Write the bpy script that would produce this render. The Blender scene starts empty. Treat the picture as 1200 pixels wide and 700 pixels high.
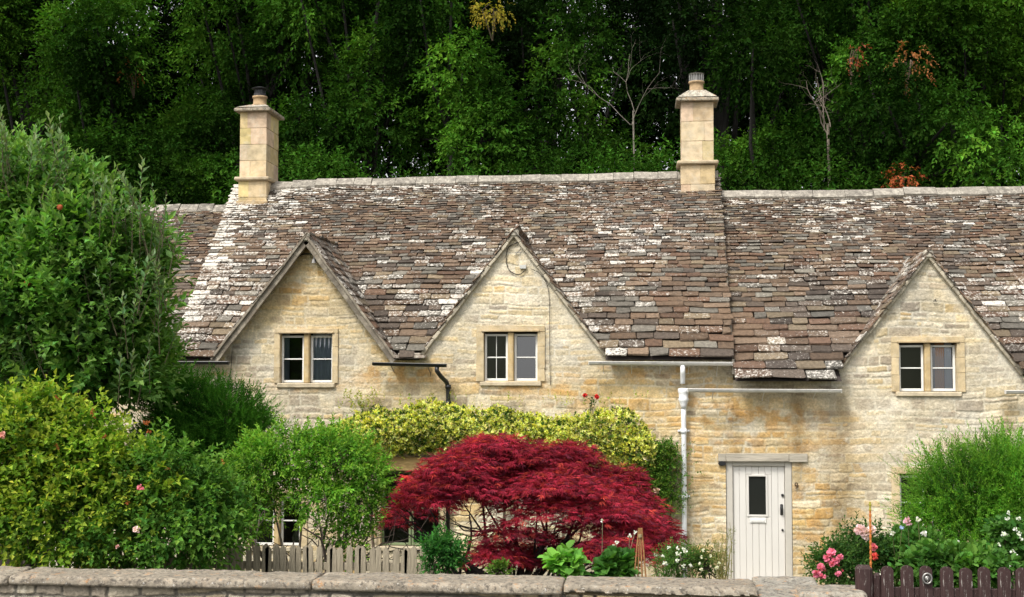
import bpy, math, random
import numpy as np
from mathutils import Matrix, Vector
R = math.radians
# ------------------------------------------------------------------ camera, sky, sun, exposure
SC = bpy.context.scene
COL = SC.collection
F, CAMY, CAMZ = 1500.0, -20.0, 3.47
YAW, PITCH = math.atan(150/F), math.atan(80/F)
cd = bpy.data.cameras.new('camera'); cam = bpy.data.objects.new('camera', cd); COL.objects.link(cam)
cam.location = (0, CAMY, CAMZ); cam.rotation_euler = (R(90)+PITCH, 0, YAW)
cd.sensor_width = 36; cd.lens = F/1200*36; cd.clip_start = .1; cd.clip_end = 3000
SC.camera = cam
SUN_EL, SUN_AZ = R(52), R(212)          # compass azimuth, 180 = from the camera side, >180 = from the left
w = bpy.data.worlds.new('World'); SC.world = w; w.use_nodes = True
nt = w.node_tree; nt.nodes.clear()
sky = nt.nodes.new('ShaderNodeTexSky'); sky.sky_type = 'NISHITA'; sky.sun_disc = False
sky.sun_elevation = SUN_EL; sky.sun_rotation = SUN_AZ; sky.dust_density = 3.5; sky.air_density = 1.0; sky.ozone_density = 1.0
hs = nt.nodes.new('ShaderNodeHueSaturation'); hs.inputs['Saturation'].default_value = .08
bg = nt.nodes.new('ShaderNodeBackground'); bg.inputs[1].default_value = .13
wo = nt.nodes.new('ShaderNodeOutputWorld')
nt.links.new(sky.outputs[0], hs.inputs['Color']); nt.links.new(hs.outputs[0], bg.inputs[0]); nt.links.new(bg.outputs[0], wo.inputs[0])
sd = bpy.data.lights.new('sun', 'SUN'); sun = bpy.data.objects.new('sun', sd); COL.objects.link(sun)
sd.energy = 1.5; sd.angle = R(11); sd.color = (1, .95, .87)
sdir = Vector((math.sin(SUN_AZ)*math.cos(SUN_EL), math.cos(SUN_AZ)*math.cos(SUN_EL), math.sin(SUN_EL)))
sun.rotation_euler = sdir.to_track_quat('Z', 'Y').to_euler()
SC.view_settings.view_transform = 'Standard'; SC.view_settings.look = 'None'; SC.view_settings.gamma = 1
SC.view_settings.use_curve_mapping = False
SC.view_settings.exposure = 0.95
SC.render.engine = 'CYCLES'
SC.cycles.max_bounces = 6; SC.cycles.diffuse_bounces = 3; SC.cycles.transmission_bounces = 4; SC.cycles.transparent_max_bounces = 6
SC.cycles.use_denoising = True

RM = np.array(Matrix.Rotation(YAW, 3, 'Z') @ Matrix.Rotation(R(90)+PITCH, 3, 'X'))
def P(px, py, Y=0.0):
    "the point of the vertical plane Y that stands at a measured place of the elevation"
    d = RM @ np.array([(px-600)/F, (350-py)/F, -1.0])
    t = (Y-CAMY)/d[1]
    return np.array([d[0]*t, Y, CAMZ+d[2]*t])
def S(Y): return (Y-CAMY)/F        # metres per picture step at depth Y
# ------------------------------------------------------------------ noise
def hsh(a, b, s=0):
    v = np.sin(np.asarray(a)*127.1+np.asarray(b)*311.7+s*74.7)*43758.5453
    return v-np.floor(v)
def vn(x, y, s=0):
    xi = np.floor(x); yi = np.floor(y); u = x-xi; v = y-yi
    u = u*u*(3-2*u); v = v*v*(3-2*v)
    return (hsh(xi, yi, s)*(1-u)+hsh(xi+1, yi, s)*u)*(1-v)+(hsh(xi, yi+1, s)*(1-u)+hsh(xi+1, yi+1, s)*u)*v
def fbm(x, y, s=0, o=4):
    r = 0; a = .5; t = 0
    for k in range(o):
        r = r+a*vn(x, y, s+k*13); t += a; a *= .55; x = x*2.03+5.1; y = y*2.03+1.7
    return r/t
def sst(a, b, x):
    t = np.clip((x-a)/(b-a), 0, 1); return t*t*(3-2*t)
def nrm(v): return v/np.maximum(np.linalg.norm(v, axis=-1, keepdims=True), 1e-9)
# ------------------------------------------------------------------ mesh helpers
def link(name, me, mat=None, parent=None):
    o = bpy.data.objects.new(name, me); COL.objects.link(o)
    if mat is not None: me.materials.append(mat)
    if parent is not None: o.parent = parent
    return o
def mesh_np(name, V, faces, mat, parent=None, col=None, smooth=False, extra=None):
    "faces: list of arrays (n,k)"
    me = bpy.data.meshes.new(name)
    V = np.asarray(V, dtype=np.float32)
    faces = [np.asarray(f, dtype=np.int32) for f in faces if len(f)]
    me.vertices.add(len(V)); me.vertices.foreach_set('co', V.ravel())
    lt = np.concatenate([np.full(len(f), f.shape[1], np.int32) for f in faces])
    lv = np.concatenate([f.ravel() for f in faces])
    me.loops.add(len(lv)); me.loops.foreach_set('vertex_index', lv)
    me.polygons.add(len(lt)); ls = np.concatenate([[0], np.cumsum(lt)[:-1]]).astype(np.int32)
    me.polygons.foreach_set('loop_start', ls); me.polygons.foreach_set('loop_total', lt)
    me.polygons.foreach_set('use_smooth', np.full(len(lt), bool(smooth)))
    me.update(calc_edges=True)
    if col is not None:
        a = me.attributes.new('col', 'FLOAT_COLOR', 'POINT')
        c = np.ones((len(V), 4), np.float32); col = np.asarray(col); c[:, :col.shape[1]] = col
        a.data.foreach_set('color', c.ravel())
    return link(name, me, mat, parent)
# rounded box template: corner/axis vertices
_cor = [(x, y, z) for x in (-1, 1) for y in (-1, 1) for z in (-1, 1)]
def _templ():
    idx = {}; vs = []
    for c in _cor:
        for a in range(3): idx[(c, a)] = len(vs); vs.append((c, a))
    q = []; t = []
    pos = lambda k: np.array([vs[k][0][i]*(1 if i == vs[k][1] else .8) for i in range(3)])
    def orient(f):
        p = [pos(k) for k in f]; n = np.cross(p[1]-p[0], p[2]-p[0])
        return f if n @ sum(p) > 0 else f[::-1]
    for a in range(3):
        b, c = [i for i in range(3) if i != a]
        for s in (-1, 1):
            f = []
            for sb, sc in ((-1, -1), (1, -1), (1, 1), (-1, 1)):
                k = [0]*3; k[a] = s; k[b] = sb; k[c] = sc; f.append(idx[(tuple(k), a)])
            q.append(orient(f))
    for a in range(3):
        b, c = [i for i in range(3) if i != a]
        for sb in (-1, 1):
            for sc in (-1, 1):
                k0 = [0]*3; k1 = [0]*3; k0[a] = -1; k1[a] = 1
                for k in (k0, k1): k[b] = sb; k[c] = sc
                q.append(orient([idx[(tuple(k0), b)], idx[(tuple(k1), b)], idx[(tuple(k1), c)], idx[(tuple(k0), c)]]))
    for c in _cor: t.append(orient([idx[(c, 0)], idx[(c, 1)], idx[(c, 2)]]))
    return vs, np.array(q), np.array(t)
_TV, _TQ, _TT = _templ()
def rbox_v(h, b):
    b = np.broadcast_to(b, 3)
    return np.array([[c[i]*(h[i] if i == a else h[i]-min(b[i], h[i]*.9)) for i in range(3)] for c, a in _TV])
class MB:
    def __init__(s): s.v = []; s.f = {3: [], 4: []}; s.c = []; s.n = 0
    def add(s, V, fs, col=(.5, .5, .5)):
        V = np.asarray(V, float); s.v.append(V)
        col = np.asarray(col, float)
        s.c.append(np.broadcast_to(col, (len(V), 3)) if col.ndim == 1 else col)
        for f in fs:
            f = np.asarray(f)
            if len(f): s.f[f.shape[1]].append(f+s.n)
        s.n += len(V); return s
    def box(s, lo, hi, b=.006, col=(.5, .5, .5), rot=None, jit=0, rng=None):
        lo = np.array(lo, float); hi = np.array(hi, float); h = (hi-lo)/2; c = (hi+lo)/2
        V = rbox_v(h, b)
        if jit and rng is not None:
            cj = rng.normal(0, jit, (8, 3)); V = V+np.repeat(cj, 3, axis=0)
        if rot is not None: V = V @ np.array(rot).T
        return s.add(V+c, [_TQ, _TT], col)
    def tube(s, pts, r, sides=8, col=(.5, .5, .5), caps=True):
        pts = np.asarray(pts, float); n = len(pts); r = np.broadcast_to(r, n)
        T = nrm(np.gradient(pts, axis=0)); up = np.array([0, 0, 1.]) if abs(T[0][2]) < .9 else np.array([1., 0, 0])
        A = nrm(np.cross(T[0], up)); V = []
        for i in range(n):
            A = nrm(A-T[i]*(A @ T[i])); B = np.cross(T[i], A)
            an = np.arange(sides)*2*math.pi/sides
            V.append(pts[i]+r[i]*(np.cos(an)[:, None]*A+np.sin(an)[:, None]*B))
        V = np.concatenate(V); q = []
        for i in range(n-1):
            for k in range(sides):
                a = i*sides+k; b = i*sides+(k+1) % sides; q.append([a, b, b+sides, a+sides])
        t = []
        if caps:
            V = np.vstack([V, pts[0], pts[-1]]); m = n*sides
            for k in range(sides): t.append([(k+1) % sides, k, m]); t.append([(n-1)*sides+k, (n-1)*sides+(k+1) % sides, m+1])
        return s.add(V, [np.array(q), np.array(t)] if t else [np.array(q)], col)
    def lathe(s, prof, c, sides=20, col=(.5, .5, .5)):
        return s.tube([(c[0], c[1], c[2]+z+1e-5*i) for i, (r, z) in enumerate(prof)], [r for r, z in prof], sides, col)
    def quad(s, a, b, c, d, col=(.5, .5, .5)): return s.add([a, b, c, d], [np.array([[0, 1, 2, 3]])], col)
    def prism(s, poly, y0, y1, col=(.5, .5, .5)):
        "polygon given in x,z extruded along y"
        n = len(poly); V = [(x, y0, z) for x, z in poly]+[(x, y1, z) for x, z in poly]
        c = np.mean(np.array(poly), axis=0); V += [(c[0], y0, c[1]), (c[0], y1, c[1])]
        q = [[i, (i+1) % n, n+(i+1) % n, n+i] for i in range(n)]
        t = [[(i+1) % n, i, 2*n] for i in range(n)]+[[n+i, n+(i+1) % n, 2*n+1] for i in range(n)]
        return s.add(V, [np.array(q), np.array(t)], col)
    def build(s, name, mat, parent=None, smooth=False):
        fs = [np.concatenate(s.f[k]) for k in (3, 4) if s.f[k]]
        return mesh_np(name, np.concatenate(s.v), fs, mat, parent, np.concatenate(s.c), smooth)
def tag(o, label=None, cat=None, group=None, kind=None):
    for k, v in (('label', label), ('category', cat), ('group', group), ('kind', kind)):
        if v: o[k] = v
    return o
def thing(name, label, cat, loc=(0, 0, 0), group=None):
    o = bpy.data.objects.new(name, None); COL.objects.link(o); o.location = loc; o.empty_display_size = .2
    return tag(o, label, cat, group)
def part(mb, name, mat, root, smooth=False):
    "mesh coordinates are world coordinates; shift them into the thing's frame"
    L = np.array(root.location) if root.parent is None else np.array(root.parent.location) if root.type == 'MESH' else 0
    o = mb.build(name, mat, root, smooth)
    if root.parent is None and root.type == 'EMPTY':
        o.location = (-root.location[0], -root.location[1], -root.location[2])
    return o
# ------------------------------------------------------------------ materials
def mat(name, base=None, rough=.85, spec=.3, metal=0, cvar=0, cscale=8, bump=0, bscale=60, attr=False, lichen=None, trans=0, detail=6, stretch=(1, 1, 1), dirt=None):
    m = bpy.data.materials.new(name); m.use_nodes = True; t = m.node_tree; N = t.nodes; K = t.links
    b = N['Principled BSDF']; b.inputs['Roughness'].default_value = rough; b.inputs['Metallic'].default_value = metal
    b.inputs['Specular IOR Level'].default_value = spec
    tc = N.new('ShaderNodeTexCoord'); mp = N.new('ShaderNodeMapping'); K.new(tc.outputs['Object'], mp.inputs[0]); mp.inputs['Scale'].default_value = stretch
    if attr:
        a = N.new('ShaderNodeAttribute'); a.attribute_name = 'col'; c = a.outputs['Color']
    else:
        a = N.new('ShaderNodeRGB'); a.outputs[0].default_value = (*base, 1); c = a.outputs[0]
    def noise(sc, det=detail, ro=.6):
        n = N.new('ShaderNodeTexNoise'); n.inputs['Scale'].default_value = sc; n.inputs['Detail'].default_value = det; n.inputs['Roughness'].default_value = ro
        K.new(mp.outputs[0], n.inputs['Vector']); return n.outputs['Fac']
    if cvar:
        n = noise(cscale); mr = N.new('ShaderNodeMapRange'); mr.inputs[1].default_value = .3; mr.inputs[2].default_value = .7
        mr.inputs[3].default_value = 1-cvar; mr.inputs[4].default_value = 1+cvar; K.new(n, mr.inputs[0])
        mx = N.new('ShaderNodeVectorMath'); mx.operation = 'SCALE'; K.new(c, mx.inputs[0]); K.new(mr.outputs[0], mx.inputs['Scale']); c = mx.outputs[0]
    def over(c, colr, sc, lo, hi, fac=1, ro=.75, amount=None):
        n = noise(sc, 5, ro)
        if amount is not None:
            ad = N.new('ShaderNodeMath'); ad.operation = 'ADD'; K.new(n, ad.inputs[0]); K.new(amount, ad.inputs[1]); n = ad.outputs[0]
        mr = N.new('ShaderNodeMapRange'); mr.inputs[1].default_value = lo; mr.inputs[2].default_value = hi; mr.inputs[4].default_value = fac; K.new(n, mr.inputs[0])
        mx = N.new('ShaderNodeMix'); mx.data_type = 'RGBA'; K.new(mr.outputs[0], mx.inputs[0]); K.new(c, mx.inputs[6]); mx.inputs[7].default_value = (*colr, 1)
        return mx.outputs[2]
    for l in (lichen or []):
        am = None
        if l[-1] == 'alpha':
            l = l[:-1]; am = a.outputs['Alpha']
        c = over(c, *l, amount=am)
    K.new(c, b.inputs['Base Color'])
    if bump:
        n = noise(bscale, 8, .65); bp = N.new('ShaderNodeBump'); bp.inputs['Strength'].default_value = bump; bp.inputs['Distance'].default_value = .012
        K.new(n, bp.inputs['Height']); K.new(bp.outputs[0], b.inputs['Normal'])
    if trans:
        tr = N.new('ShaderNodeBsdfTranslucent'); mx = N.new('ShaderNodeMixShader'); mx.inputs[0].default_value = trans
        br = N.new('ShaderNodeVectorMath'); br.operation = 'MULTIPLY'; br.inputs[1].default_value = (1.3, 1.5, .6); K.new(c, br.inputs[0])
        K.new(br.outputs[0], tr.inputs[0]); K.new(b.outputs[0], mx.inputs[1]); K.new(tr.outputs[0], mx.inputs[2]); K.new(mx.outputs[0], N['Material Output'].inputs[0])
    return m
PALE = (.62, .58, .50)
M_stone = mat('rubble_stone', attr=True, cvar=.22, cscale=30, bump=.9, bscale=38, lichen=[((.66, .60, .48), 7, .56, .68, .55), ((.17, .13, .08), 32, .60, .70, .6), ((.45, .22, .05), 3.1, .62, .75, .45)])
M_tile = mat('stone_slate', attr=True, cvar=.35, cscale=22, bump=.8, bscale=45, lichen=[((.66, .62, .55), 24, .585, .655, .88, .8, 'alpha'), ((.07, .055, .045), 9, .58, .72, .5), ((.66, .64, .58), 75, .66, .70, .8)])
M_ridge = mat('ridge_stone', attr=True, cvar=.3, cscale=14, bump=.8, bscale=35, lichen=[((.50, .46, .38), 12, .48, .64, .75), ((.1, .09, .08), 30, .58, .66, .8)])
M_dress = mat('dressed_stone', attr=True, cvar=.28, cscale=7, bump=.5, bscale=40, lichen=[((.25, .21, .16), 3.5, .55, .75, .38, .8), ((.60, .54, .42), 6, .5, .7, .5), ((.42, .20, .05), 5, .6, .8, .45), ((.15, .13, .1), 45, .66, .72, .7)])
M_cope = mat('weathered_coping', attr=True, cvar=.35, cscale=14, bump=1.0, bscale=30, lichen=[((.30, .245, .18), 9, .5, .62, .8), ((.07, .06, .05), 24, .50, .62, .85), ((.42, .19, .05), 7, .585, .66, .65), ((.55, .53, .48), 42, .60, .66, .8)])
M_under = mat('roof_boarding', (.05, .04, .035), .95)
M_white = mat('white_paint', (.74, .73, .69), .45, .4, cvar=.06, cscale=6)
M_pipe = mat('white_pipe', (.78, .79, .80), .4, .4, cvar=.10, cscale=5, lichen=[((.35, .33, .28), 14, .62, .8, .4)])
M_gut = mat('grey_gutter', (.64, .62, .58), .5, .4, cvar=.15, cscale=7, lichen=[((.25, .22, .18), 9, .58, .75, .6)])
M_black = mat('black_iron', (.012, .012, .013), .4, .5)
M_door = mat('cream_paint', (.64, .615, .57), .5, .35, cvar=.05, cscale=3, stretch=(1, 1, .3))
M_frame = mat('door_frame_paint', (.50, .47, .41), .5, .35, cvar=.07, cscale=4)
M_oak = mat('weathered_oak', (.40, .36, .29), .9, cvar=.35, cscale=9, bump=.7, bscale=25, stretch=(.25, 1, 3))
M_vwood = mat('weathered_pale_wood', (.27, .23, .165), .9, cvar=.45, cscale=12, bump=.7, bscale=25, stretch=(3, 3, .3), lichen=[((.12, .14, .06), 5, .55, .7, .5)])
M_brown = mat('brown_stained_wood', (.042, .022, .020), .6, .3, cvar=.3, cscale=12, bump=.35, bscale=50, stretch=(3, 3, .3), lichen=[((.34, .31, .28), 22, .60, .64, .8)])
M_sage = mat('sage_green_paint', (.20, .25, .13), .55, .3, cvar=.1)
M_bark = mat('bark', attr=True, cvar=.3, cscale=20, bump=1, bscale=30, stretch=(1, 1, .4))
M_leaf = mat('leaf', attr=True, rough=.6, spec=.12, trans=.35)
M_wood = mat('woodland_leaf', attr=True, rough=.8, spec=.03, trans=.25)
M_petal = mat('petal', attr=True, rough=.7, spec=.2, trans=.2)
M_pot = mat('clay_pot', (.36, .25, .14), .8, cvar=.3, cscale=14, bump=.3)
M_steel = mat('dull_steel', (.30, .29, .27), .45, .5, metal=.8, cvar=.2)
M_ground = mat('soil_and_grass', (.045, .055, .02), .95, cvar=.5, cscale=2, bump=.8, bscale=12)
M_road = mat('asphalt', (.06, .06, .058), .9, cvar=.2, cscale=30, bump=.4, bscale=120)
M_path = mat('gravel_path', (.28, .24, .18), .95, cvar=.3, cscale=25, bump=.8, bscale=60)
M_cloth = mat('pale_curtain', (.40, .44, .50), .9); M_cloth2 = mat('amber_curtain', (.42, .17, .03), .9)
M_sky_refl = mat('painted_sky_reflection', (.50, .53, .60), .9)  # grey sheet that paints the sky's reflection behind a dark pane
M_cable = mat('black_cable', (.03, .028, .025), .6)
def glass_mat():
    m = bpy.data.materials.new('window_glass'); m.use_nodes = True; t = m.node_tree; N = t.nodes; K = t.links; N.clear()
    o = N.new('ShaderNodeOutputMaterial'); mx = N.new('ShaderNodeMixShader'); tr = N.new('ShaderNodeBsdfTransparent'); gl = N.new('ShaderNodeBsdfGlossy'); fr = N.new('ShaderNodeFresnel')
    tr.inputs[0].default_value = (.75, .8, .8, 1); gl.inputs['Roughness'].default_value = .02; fr.inputs[0].default_value = 2.1
    K.new(fr.outputs[0], mx.inputs[0]); K.new(tr.outputs[0], mx.inputs[1]); K.new(gl.outputs[0], mx.inputs[2]); K.new(mx.outputs[0], o.inputs[0]); return m
M_glass = glass_mat()
# ------------------------------------------------------------------ ground, road
def gz(y):
    return np.interp(y, [-400, -17, -9.2, -8.2, -2.4, 6, 12, 30, 80, 600], [.9, .9, .9, .85, 0, 0, 1.5, 2.2, 2.5, 3])
ys = np.concatenate([[-1500, -400, -100], np.arange(-30, 34, .8), [60, 100, 400, 2000]]); xs = np.concatenate([[-2000, -300, -60], np.arange(-24, 24, 1.2), [60, 300, 2000]])
gx, gy = np.meshgrid(xs, ys); gzv = np.interp(gy, [-17, -9.2, -8.2, -2.4, 6, 12, 30, 80], [.9, .9, .85, 0, 0, 1.5, 2.2, 2.5])+.05*(vn(gx*.7, gy*.7)-.5)*(gy > -8)
nx = len(xs); ii = np.arange(len(ys)-1)[:, None]*nx+np.arange(nx-1)[None]; ii = ii.ravel()
o = mesh_np('ground', np.stack([gx, gy, gzv], -1).reshape(-1, 3), [np.stack([ii, ii+1, ii+nx+1, ii+nx], -1)], M_ground); tag(o, kind='structure')
b = MB(); b.quad((-300, -16.5, .912), (300, -16.5, .912), (300, -9.95, .912), (-300, -9.95, .912)); tag(b.build('road', M_road), kind='structure')
# ------------------------------------------------------------------ masonry surface
def masonry(X, Z, seed=0, rmin=.085, rmax=.195, wmin=.15, wmax=.38, joint=.011, proud=.0095):
    rg = np.random.RandomState(seed)
    Xw = X+.05*(fbm(X*2.2, Z*2.2, seed+1)-.5)+.035*(fbm(X*9, Z*9, seed+2)-.5)
    Zw = Z+.16*(fbm(X*.6, Z*.5, seed+3)-.5)+.035*(fbm(X*1.6, Z*2.2, seed+4)-.5)+.028*(fbm(X*11, Z*11, seed+5)-.5)
    zb = [Z.min()-.6]
    while zb[-1] < Z.max()+.6: zb.append(zb[-1]+rg.uniform(rmin, rmax))
    zb = np.array(zb); row = np.searchsorted(zb, Zw)-1
    dx = np.zeros_like(X); h1 = np.zeros_like(X); h2 = np.zeros_like(X); h3 = np.zeros_like(X)
    zlo = zb[row].copy(); zhi = zb[row+1].copy()
    for r in np.unique(row):
        m = row == r; xb = [X.min()-1-rg.rand()]
        hh = zb[r+1]-zb[r]
        while xb[-1] < X.max()+1: xb.append(xb[-1]+rg.uniform(wmin, wmax)*(.75+hh*3)*rg.choice([.6, 1, 1.3]))
        xb = np.array(xb); x = Xw[m]; i = np.searchsorted(xb, x)-1
        dx[m] = np.minimum(x-xb[i], xb[i+1]-x)
        a = hsh(i, r, seed); split = (a > .55) & (hh > .12); f = .35+.3*hsh(i, r, seed+9); mid = zb[r]+hh*f; top = Zw[m] > mid
        zl = zlo[m]; zh = zhi[m]; zl[split & top] = mid[split & top]; zh[split & ~top] = mid[split & ~top]; zlo[m] = zl; zhi[m] = zh
        k = i*2+(split & top); h1[m] = hsh(k, r, seed+21); h2[m] = hsh(k, r, seed+22); h3[m] = hsh(k, r, seed+23)
    dz = np.minimum(Zw-zlo, zhi-Zw)
    e = .022; d = np.minimum(dx, dz); cx = np.clip(1-dx/e, 0, 1); cz = np.clip(1-dz/e, 0, 1)
    d = e*(1-np.sqrt(cx**2+cz**2)); d = np.where((cx <= 0) & (cz <= 0), np.minimum(dx, dz), d)
    thr = joint*(.35+1.9*fbm(X*1.3, Z*1.3, seed+7))
    st = sst(thr*.45, thr*1.5, d)
    flush = sst(.44, .60, fbm(X*.9, Z*1.1, seed+8))          # flush-pointed areas
    h = st*proud*(.35+.9*h1)*(1-.6*flush)+.010*(fbm(X*17, Z*17, seed+11, 5)-.5)*(.4+st)+.006*(fbm(X*50, Z*50, seed+12, 2)-.5)
    return h, st*(1-.35*flush), h1, h2, h3
PAL = np.array([[.52, .44, .30], [.56, .45, .27], [.55, .42, .23], [.52, .36, .17], [.43, .36, .26], [.62, .54, .40], [.36, .30, .22], [.58, .50, .36]])
def stone_col(X, Z, st, h2, h3, ochre, grey, seed=0, mortar=(.56, .50, .375)):
    wts = np.stack([np.full_like(X, 1.5), 1.1+ochre, .6+1.6*ochre, .10+.8*ochre, .5+1.4*grey, 1.2+.5*grey, .3+.8*grey, np.full_like(X, 1.)], -1)
    cw = np.cumsum(wts, -1); cw /= cw[..., -1:]
    k = np.minimum((h2[..., None] > cw).sum(-1), 7)
    c = PAL[k]*(.86+.3*h3[..., None])
    g = fbm(X*1.6, Z*1.2, seed+40)[..., None]
    tw = (np.clip(ochre, 0, 1.2)*(1-.5*np.clip(grey, 0, 1)))[..., None]*fbm(X*3, Z*5, seed+41)[..., None]*1.3
    m = np.array(mortar)*(.86+.28*g)
    c = m*(1-st[..., None])+c*st[..., None]
    c = c*(1-tw*np.array([.02, .10, .28]))
    sp = fbm(X*24, Z*30, seed+44)[..., None]; c = c*(.74+.52*sp)
    return c
# ------------------------------------------------------------------ the terrace: elevations
YR = 3.0                                     # ridge depth
XS1 = P(275, 243, YR)[0]; XS2 = P(843, 235, YR)[0]
XL, XR = -13.5, 9.5
def ridge_z(x):
    zl, zm0, zm1, zr0, zr1 = P(200, 244, YR)[2], P(300, 218, YR)[2], P(797, 205, YR)[2], P(845, 229, 2.86)[2], P(1195, 223, 2.86)[2]
    x0, x1, x2 = P(300, 218, YR)[0], P(797, 205, YR)[0], P(1195, 223, YR)[0]
    return np.where(x < XS1, zl, np.where(x < XS2, zm0+(zm1-zm0)*(x-x0)/(x1-x0), zr0+(zr1-zr0)*(x-XS2)/(x2-XS2)))
YE = -.22
def yE(x): return np.where(x < XS2, YE, -.40)
def yR(x): return np.where(x < XS2, YR, 2.86)
def eave_z(x):
    zl, zm, zr = P(230, 419, YE)[2], P(780, 422, YE)[2], P(920, 447, -.40)[2]
    return np.where(x < XS1, zl, np.where(x < XS2, zm, zr))
def roof_z(x, y): return eave_z(x)+(ridge_z(x)-eave_z(x))*(y-yE(x))/(yR(x)-yE(x))
# gables: apex, feet
GA = []
for ap, fl, fr in (((363, 277), (258, 414), (463, 414)), ((603, 272), (494, 414), (710, 414)), ((1087, 297), (982, 432), (1197, 436))):
    a = P(*ap); l = P(*fl); r = P(*fr); xa = a[0]; sl = ((a[2]-l[2])/(xa-l[0])+(a[2]-r[2])/(r[0]-xa))/2
    GA.append(dict(x=xa, z=a[2], l=l[0], r=r[0], sl=(a[2]-l[2])/(xa-l[0]), sr=(a[2]-r[2])/(r[0]-xa), zf=min(l[2], r[2])))
def gab_z(g, x): return np.where(x < g['x'], g['z']-(g['x']-x)*g['sl'], g['z']-(x-g['x'])*g['sr'])
# openings (x0, z0, x1, z1) on the facade
def R4(x0, y0, x1, y1): a = P(x0, y1); c = P(x1, y0); return (a[0], a[2], c[0], c[2])
OPEN = dict(w1=R4(328, 391, 390, 449), w2=R4(567, 389, 630, 447), w3=R4(1054, 402, 1121, 459), door=R4(852, 541, 928, 700), gw=R4(446, 551, 516, 640), gl=R4(296, 580, 352, 640), gr=R4(1055, 556, 1122, 622))
OPEN['door'] = (OPEN['door'][0], -.1, OPEN['door'][2], OPEN['door'][3])
def facade(x0, x1, seed, name, parent, step):
    top = max([g['z'] for g in GA if g['l'] < x1 and g['r'] > x0]+[3.7])+.05
    nx = int((x1-x0)/step); nz = int((top+.2)/step)
    X, Z = np.meshgrid(np.linspace(x0, x1, nx+1), np.linspace(-.15, top, nz+1))
    h, st, h1, h2, h3 = masonry(X, Z, 5)
    och = sst(.42, .62, fbm(X*.35+3, Z*.6, 77)); gry = sst(.45, .65, fbm(X*.4, Z*.4+7, 78))
    def blob(px, py, rx, ry):
        c = P(px, py); return np.exp(-(((X-c[0])/(rx/75))**2+((Z-c[2])/(ry/75))**2))
    och = och+1.3*blob(890, 490, 110, 35)+1.3*blob(945, 625, 30, 70)+1.3*blob(740, 460, 60, 50)+1.2*blob(470, 450, 70, 40)+blob(600, 460, 80, 14)+.35*blob(370, 320, 40, 50)+blob(830, 590, 30, 60)
    gry = gry+1.0*blob(1085, 340, 90, 70)+1.2*blob(1060, 500, 140, 60)+blob(350, 480, 80, 40)
    och = och*(1-.6*np.clip(gry-.3, 0, 1))
    c = stone_col(X, Z, st, h2, h3, np.clip(och, 0, 1.6), np.clip(gry, 0, 1.6), 5)
    ru = 0
    for px, py, rx, ry, s in ((468, 437, 34, 9, 1.3), (880, 488, 62, 11, 1.2), (735, 436, 40, 7, .9), (820, 470, 20, 14, .7), (600, 452, 50, 6, .8), (360, 453, 40, 5, .6), (946, 625, 22, 55, 1.), (880, 520, 90, 10, .5), (700, 470, 60, 14, .5), (432, 545, 30, 60, .5), (350, 330, 30, 30, .35), (820, 600, 18, 60, .5)): ru = ru+s*blob(px, py, rx*1.3, ry*1.3)
    ru = np.clip(ru*sst(.38, .62, fbm(X*5, Z*8, 83)), 0, .72)[..., None]; c = c*(1-ru)+ru*np.array([.50, .28, .085])*(.6+.8*fbm(X*9, Z*12, 84))[..., None]
    bl_ = fbm(X*1.4, Z*2.2, 85)[..., None]-.5; c = c*(1+bl_*.55)*(1+np.array([.0, -.12, -.4])*(fbm(X*2.4, Z*3.5, 86)[..., None]-.5))
    # rain-washed grime: under the gutter end, splash zone at the foot
    d = 0
    for px, y0, y1, wd, s in ((935, 465, 560, 10, .5), (985, 465, 660, 16, .45), (528, 470, 560, 8, .4), (1180, 462, 560, 9, .4), (862, 465, 530, 8, .3)):
        a = P(px, y0); e = P(px, y1); d = d+s*np.exp(-((X-a[0])/(wd/75))**2)*sst(e[2]-.5, e[2]+.1, Z)*sst(a[2]+.1, a[2]-.1, Z)*(.3+1.2*fbm(X*5, Z*2, 31))
    d = d+.35*sst(.7, 0, Z)*fbm(X*3, Z*3, 32)
    c = c*(1-np.clip(d, 0, .75)[..., None]*np.array([.75, .82, .95]))
    # pale limewash remains around the gables
    for g in GA[1:]:
        dd = gab_z(g, X)-Z; p = sst(.42, .08, dd)*(X > g['l']-.1)*(X < g['r']+.1)*(Z > g['zf']-.25)*sst(.3, .6, fbm(X*4, Z*4, 61)+.1); c = c*(1-.55*p[..., None])+np.array([.60, .56, .46])*.55*p[..., None]
        h = h*(1-.5*p)
    V = np.stack([X, -h, Z], -1).reshape(-1, 3)
    i = (np.arange(nz)[:, None]*(nx+1)+np.arange(nx)[None]).ravel()
    cx = ((X[:-1, :-1]+X[1:, 1:])/2).ravel(); cz = ((Z[:-1, :-1]+Z[1:, 1:])/2).ravel()
    lim = np.where(cx < XS1, 3.62, np.where(cx < XS2, 3.58, 3.26))
    for g in GA: lim = np.where((cx > g['l']-.02) & (cx < g['r']+.02), np.maximum(lim, gab_z(g, cx)), lim)
    keep = cz < lim
    for k, (a, bb, cc, dd) in OPEN.items(): keep &= ~((cx > a) & (cx < cc) & (cz > bb) & (cz < dd))
    i = i[keep]
    mesh = mesh_np(name, V, [np.stack([i, i+1, i+nx+2, i+nx+1], -1)], M_stone, parent, c.reshape(-1, 3), smooth=True)
    return mesh
rng = np.random.RandomState(11)
A = {}
A['left'] = thing('stone_cottage', 'lower-roofed cottage end mostly hidden behind the big leafy apple tree', 'cottage', (XS1-2, 0, 0), 'row of joined stone cottages')
A['mid'] = thing('stone_cottage', 'stone cottage with both chimneys and two gables above the red maple', 'cottage', ((XS1+XS2)/2, 0, 0), 'row of joined stone cottages')
A['right'] = thing('stone_cottage', 'stone cottage with the cream front door numbered 9 and one gable', 'cottage', (XS2+2, 0, 0), 'row of joined stone cottages')
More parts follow.
